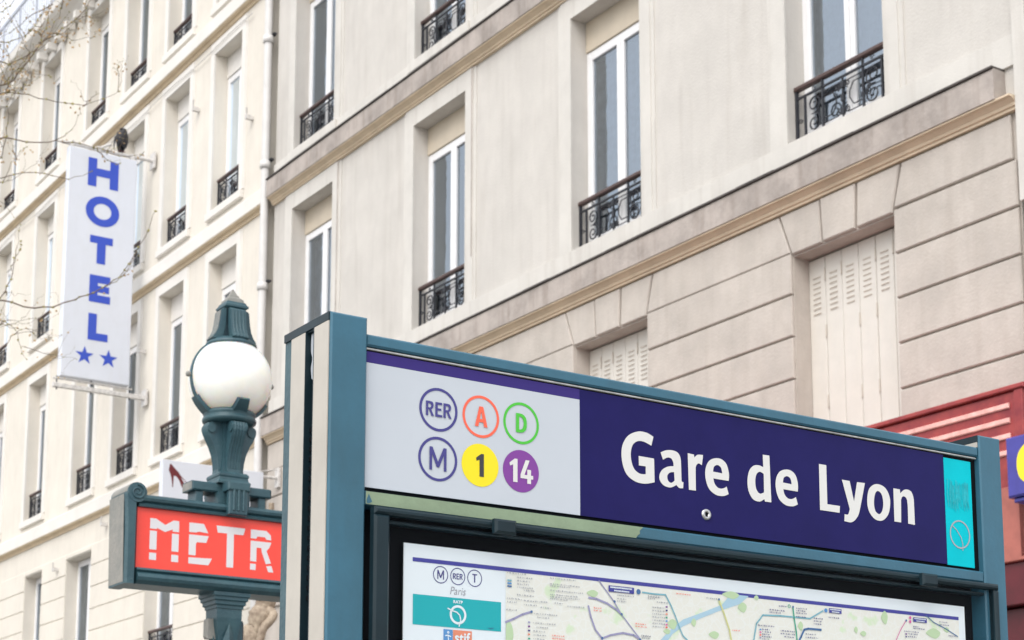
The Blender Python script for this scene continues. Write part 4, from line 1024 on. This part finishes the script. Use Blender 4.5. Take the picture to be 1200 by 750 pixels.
bo.modifiers.new('sub', 'SUBSURF').levels = 2; bo.modifiers['sub'].render_levels = 2
tag(bo, "dark pigeon perched hunched on the top bracket of the HOTEL sign", "bird")
m = MB()
for s in (-1, 1):
    m.add([(s * .068, -.045, .215), (s * .088, 0, .19), (s * .080, .055, .10), (s * .045, .10, .035), (s * .075, .01, .085), (s * .080, -.04, .14)], [(0, 1, 2, 4, 5), (2, 3, 4)])
stuff(m.build('wing_feathers', 'feather', bo))
for s in (-1, 1):
    f = MB()
    for dx, dy in ((-.018, -.030), (0, -.036), (.018, -.030), (0, .020)): f.tube([(s * .027 + .004, -.004, .012), (s * .027 + .004 + dx, dy, .004)], .004, 5)
    f.build('foot', 'shoe_red', bo)

# ------------------------------------------------------------------ shoe shop sign
shoe = thing('shoe_sign', W(20.7, 10.0, 5.7), ROT_S, "white projecting shop sign painted with a maroon high-heeled shoe", "sign")
x = lambda v: v - 10.0; zz = lambda v: v - 5.7
MB().bbox(x(8.348), x(9.747), 0, .10, zz(5.72), zz(6.685), .006).build('sign_box', 'hotel', shoe)
MB().box(x(8.41), x(9.70), -.0016, -.0002, zz(5.77), zz(6.645)).build('face', 'shoe_white', shoe)
fr = lambda px, py: tuple(v - o for v, o in zip(on_sign(px, py, 20.7, 10.0), (0, 5.7)))
cc = lambda a, b: fr(100 + a / 7.5, 540 + b / 7.5)
sh_ = [cc(733, 85) + (1,), cc(742, 35), cc(755, 30), cc(790, 70), cc(825, 110), cc(850, 165), cc(885, 215), cc(940, 222), cc(990, 232), cc(1010, 248) + (1,), cc(880, 248), cc(850, 235), cc(825, 175), cc(800, 140), cc(778, 135), cc(774, 180), cc(769, 232) + (1,), cc(763, 232) + (1,), cc(758, 170), cc(748, 120)]
MB().flat(smooth_path(sh_), (), -.0026).build('shoe_print', 'shoe_red', shoe)
ar = MB(); ar.ribbon([cc(755, 32), cc(800, 90), cc(850, 150), cc(900, 205), cc(960, 220)], .010, -.0028); ar.build('shoe_outline', 'shoe_red', shoe)
MB().tube([(x(9.747), .05, zz(6.64)), (x(9.99), .05, zz(6.64))], .022, 8).build('arm', 'bracket', shoe)
MB().box(x(9.96), x(9.99), -.01, .11, zz(6.52), zz(6.78)).build('wall_plate', 'bracket', shoe)
MB().tube([(x(9.50), .05, zz(6.66)), (x(9.97), .05, zz(6.76))], .008, 6).build('stay', 'bracket', shoe)

# ------------------------------------------------------------------ red shop fascia and blue box sign at the right
SF = 9.0
sf_ = thing('shop_front', W(9.5, B0), ROT_B, "red marbled shop fascia with pale pink strips at the right edge", "shop front")
X = lambda u: 9.5 - u; yN = lambda n: n - 10.0
MB().bbox(X(13.5), X(7.56), yN(9.0), -.002, 3.56, 4.70, .01).build('fascia', 'shop_red', sf_)
MB().bbox(X(13.6), X(7.53), yN(8.97), -.002, 4.7025, 4.735, .006).build('capping', 'shop_red', sf_)
MB().bbox(X(7.625), X(7.555), yN(8.985), yN(8.999), 3.58, 4.70, .004).build('edge_trim', 'shop_red', sf_)
for z, e in ((4.605, .006), (4.505, .006), (4.40, .006), (4.29, .006)):
    MB().bbox(X(13.3), X(7.67), yN(8.982), yN(8.998), z - .018, z + .018, e).build('strip', 'strip', sf_)
MB().bbox(X(13.4), X(7.56), yN(8.985), yN(8.999), 3.562, 4.06, .004).build('faded_board', 'shop_pink', sf_)
MB().bbox(X(13.5), X(7.50), yN(9.02), -.004, 3.28, 3.5575, .006).build('valance', 'shop_dark', sf_)
for i in range(12): MB().bbox(X(13.5) + i * .5, X(13.5) + i * .5 + .46, yN(9.1), yN(9.14), 2.6, 3.27, .006).build('shop_window', 'shop_dark', sf_)
MB().box(X(13.5), X(7.5), yN(9.2), -.006, .0, 3.275).build('shop_wall', 'shop_dark', sf_)
bs = thing('box_sign', W(7.0, 8.8, 3.9), ROT_B, "violet blue box sign with a yellow letter, cut by the right edge", "sign")
X = lambda u: 7.0 - u
MB().bbox(X(7.555), X(6.5), 0, .17, .035, .430, .012).build('sign_box', 'box_blue', bs)
MB().bbox(X(7.53), X(6.55), .03, .15, .005, .032, .006).build('under_tray', 'box_blue', bs)
m = MB(); 
caps('C', .27, X(7.368), .235, -.003, 1.0).build('letter', 'yellow', bs)
for z in (.10, .30): MB().tube([(X(7.50), .17, z), (X(7.50), .22, z)], .02, 8).build('bracket', 'bracket', bs)

# ------------------------------------------------------------------ trees
def limb(mb, pts, r0, r1, n=8, wob=.0, seed=1):
    rr = random.Random(seed); P = smooth_open(pts, 5); k = len(P)
    P = [p + Vector((rr.uniform(-wob, wob), rr.uniform(-wob, wob), rr.uniform(-wob, wob))) for p in P]
    mb.tube(P, [r0 + (r1 - r0) * i / (k - 1) for i in range(k)], n); return P
def smooth_open(pts, n):
    pts = [Vector(p) for p in pts]; out = []
    for i in range(len(pts) - 1):
        a, b = pts[i], pts[i + 1]; p0 = pts[i - 1] if i else a; p3 = pts[i + 2] if i + 2 < len(pts) else b
        for k in range(n):
            t = k / n; out.append(.5 * (2 * a + (b - p0) * t + (2 * p0 - 5 * a + 4 * b - p3) * t * t + (3 * a - p0 - 3 * b + p3) * t ** 3))
    out.append(pts[-1]); return out
TW, BUD, SEED = MB(), MB(), MB()
tr_ = random.Random(11)
def bud(p, r, m):
    d = Vector((tr_.uniform(-1, 1), tr_.uniform(-1, 1), tr_.uniform(-.6, 1))).normalized() * r * 1.7; o = d.orthogonal().normalized() * r; q = d.cross(o).normalized() * r
    m.add([p - d, p + o, p + q, p - o, p - q, p + d], [(0, 1, 2), (0, 2, 3), (0, 3, 4), (0, 4, 1), (5, 2, 1), (5, 3, 2), (5, 4, 3), (5, 1, 4)])
def twig(pts, r0, depth=0, side=.5, cat=.35):
    if depth == 0: r0 *= .68; side *= .62
    P = smooth_open(pts, 4); P = [p + Vector((tr_.gauss(0, .008), tr_.gauss(0, .008), tr_.gauss(0, .008))) for p in P]; k = len(P)
    TW.tube(P, [r0 * (1 - .75 * i / (k - 1)) for i in range(k)], 5)
    for i in range(1, k):
        if tr_.random() < .6: bud(P[i], min(r0, .007) * tr_.uniform(1.0, 1.9), BUD)
        if depth < 2 and tr_.random() < side:
            d = (P[i] - P[i - 1]).normalized(); up = Vector((tr_.uniform(-1, 1), tr_.uniform(-1, 1), tr_.uniform(-.5, 1))).normalized()
            l = tr_.uniform(.15, .55) * (1 if depth == 0 else .55); e = (d * .6 + up * .8).normalized()
            mid = P[i] + e * l * .5 + Vector((0, 0, tr_.uniform(-.05, .05)))
            twig([P[i], mid, P[i] + e * l + Vector((0, 0, tr_.uniform(-.08, .12)))], r0 * .55, depth + 1, side * .8, cat)
        if tr_.random() < cat * .5:
            q = P[i] + Vector((tr_.gauss(0, .02), tr_.gauss(0, .02), -.04)); bud(q, tr_.uniform(.005, .011), SEED)
    bud(P[-1], r0 * 1.3, BUD)
D_ = 15.0
tree = thing('street_tree', at(-330, 1250, 15) * Vector((1, 1, 0)) if False else Vector((at(-300, 400, 15).x, at(-300, 400, 15).y, 0)), 0, "budding street tree whose bare twigs reach in from the left edge", "tree")
T0 = tree.location.copy()
mt = MB(); loc = lambda px, py, d: at(px, py, d)
limb(mt, [T0, T0 + Vector((.1, 0, 3)), T0 + Vector((-.05, .1, 6)), T0 + Vector((.2, .1, 9)), T0 + Vector((.1, .2, 12))], .22, .08, 10, .01)
fork = [(T0 + Vector((.02, 0, 5.0)), loc(-60, 400, 15)), (T0 + Vector((.1, .1, 6.6)), loc(-70, 180, 15.2)), (T0 + Vector((.15, .1, 7.5)), loc(-60, 60, 15.2)), (T0 + Vector((0, 0, 4.4)), loc(-60, 480, 14.8))]
for a, b in fork: limb(mt, [a, (a + b) / 2 + Vector((0, 0, .25)), b], .07, .03, 8, .01, 3)
mt.v = [tuple(Vector(v) - T0) for v in mt.v]; mt.build('trunk', 'bark', tree)
# long twigs, roughly where the photograph shows them
TH = .72
twig([loc(-60, 400, 15), loc(-10, 352, 15), loc(40, 362, 15), loc(85, 352, 15.1), loc(118, 338, 15.1), loc(145, 318, 15.2), loc(168, 280, 15.2), loc(182, 248, 15.3)], .012, 0, .16, .15)
twig([loc(-60, 400, 15), loc(-10, 365, 15), loc(8, 335, 15), loc(18, 305, 15), loc(26, 282, 15)], .010, 0, .25, .2)
twig([loc(-70, 180, 15), loc(-5, 162, 15), loc(40, 168, 15), loc(75, 166, 15.2), loc(110, 172, 15.3), loc(126, 178, 15.4)], .011, 0, .30, .3)
twig([loc(-70, 180, 15), loc(-10, 208, 15), loc(40, 202, 15), loc(80, 210, 15.1), loc(108, 200, 15.2)], .009, 0, .28, .35)
twig([loc(-70, 180, 15), loc(-8, 118, 15), loc(15, 108, 15), loc(55, 116, 15), loc(95, 122, 15.1), loc(140, 108, 15.3)], .010, 0, .32, .4)
twig([loc(-60, 60, 15.2), loc(-5, 98, 15), loc(20, 88, 15), loc(45, 55, 15), loc(55, 25, 15.1), loc(62, -15, 15.2)], .013, 0, .45, .9)
twig([loc(45, 55, 15), loc(62, 40, 15), loc(85, 25, 15.1), loc(102, 8, 15.1), loc(112, -12, 15.2)], .010, 0, .45, .9)
twig([loc(-60, 60, 15.2), loc(-5, 72, 15), loc(12, 74, 15), loc(30, 66, 15), loc(52, 48, 15), loc(68, 20, 15.1), loc(78, -10, 15.1)], .011, 0, .5, 1.0)
twig([loc(-60, 60, 15.2), loc(-4, 112, 15), loc(18, 84, 15), loc(32, 86, 15), loc(60, 88, 15)], .009, 0, .35, .8)
twig([loc(-60, 60, 15.2), loc(-10, 50, 15), loc(15, 48, 15), loc(40, 30, 15), loc(52, 8, 15.1)], .009, 0, .4, .7)
twig([loc(-60, 60, 15.2), loc(-10, 20, 15), loc(12, 5, 15), loc(30, -15, 15)], .009, 0, .3, .4)
twig([loc(-60, 480, 14.8), loc(-8, 388, 15), loc(8, 378, 15), loc(20, 392, 15), loc(30, 420, 15)], .008, 0, .35, .25)
twig([loc(-60, 480, 14.8), loc(-10, 440, 15), loc(10, 400, 15), loc(26, 386, 15), loc(40, 390, 15)], .007, 0, .3, .25)
twig([loc(-70, 180, 15), loc(-6, 190, 15), loc(8, 150, 15), loc(10, 120, 15), loc(30, 100, 15)], .009, 0, .45, .7)
twig([loc(-70, 180, 15), loc(-6, 215, 15), loc(14, 190, 15), loc(30, 172, 15)], .007, 0, .35, .5)
for nm, mb_, mm in (('twigs', TW, 'twig'), ('buds', BUD, 'bud'), ('catkins', SEED, 'seed')):
    mb_.v = [tuple(Vector(v) - T0) for v in mb_.v]; stuff(mb_.build(nm, mm, tree))

# pollarded plane tree between the lamp post and the panel
pb = W(16.6, 8.0); pt = thing('plane_tree', pb, 0, "knobbly pollarded plane tree trunk between the lamp post and the station panel", "tree")
def lp_(px, py, d=None):
    a = at(px, py, 1) - Vector((0, 0, EYE)); t = (pb.y) / a.y; return Vector((0, 0, EYE)) + a * t - pb
m = MB(); top = lp_(312, 640); a1, a2, a3 = lp_(312, 700), lp_(306, 722), lp_(296, 752)
P = [Vector((0, 0, 0)), Vector((.02, 0, 1.4)), Vector((-.04, 0, 2.8)), a3, (a2 + a3) / 2, a2, (a1 + a2) / 2, a1, top]
Rr = [.19, .15, .13, .115, .10, .135, .095, .105, .07]
Q = smooth_open(P, 5); rq = []
for i in range(len(P) - 1):
    for k in range(5): rq.append(Rr[i] + (Rr[i + 1] - Rr[i]) * (k / 5))
rq.append(Rr[-1]); rq = [r * RND.uniform(.93, 1.07) for r in rq]
m.tube(Q, rq, 12); m.build('trunk', 'bark', pt)
for (px, py, r, dx) in ((299, 726, .075, -.04), (315, 722, .06, .05), (311, 704, .05, .0), (318, 708, .05, .05)):
    c = lp_(px, py); k = MB(); k.lathe([(max(.0005, r * sin(t) * (1 + .12 * sin(3 * t))), -r * cos(t) * .9) for t in [pi * i / 8 for i in range(9)]], 10)
    k.v = [tuple(Vector(v) + c) for v in k.v]; k.build('burl', 'bark', pt)
br = MB(); limb(br, [lp_(309, 712), lp_(316, 722) + Vector((.05, -.1, 0)), lp_(310, 740) + Vector((.0, -.12, 0)), lp_(306, 760) + Vector((0, -.15, 0))], .05, .04, 8, .005); br.build('branch', 'bark', pt)
for a, b in (((312, 655), (290, 600)), ((313, 650), (318, 590)), ((311, 660), (328, 640))):
    k = MB(); limb(k, [lp_(*a), (lp_(*a) + lp_(*b)) / 2 + Vector((0, .05, .02)), lp_(*b)], .05, .03, 7, .006, 4)
    k.build('stub', 'bark', pt)
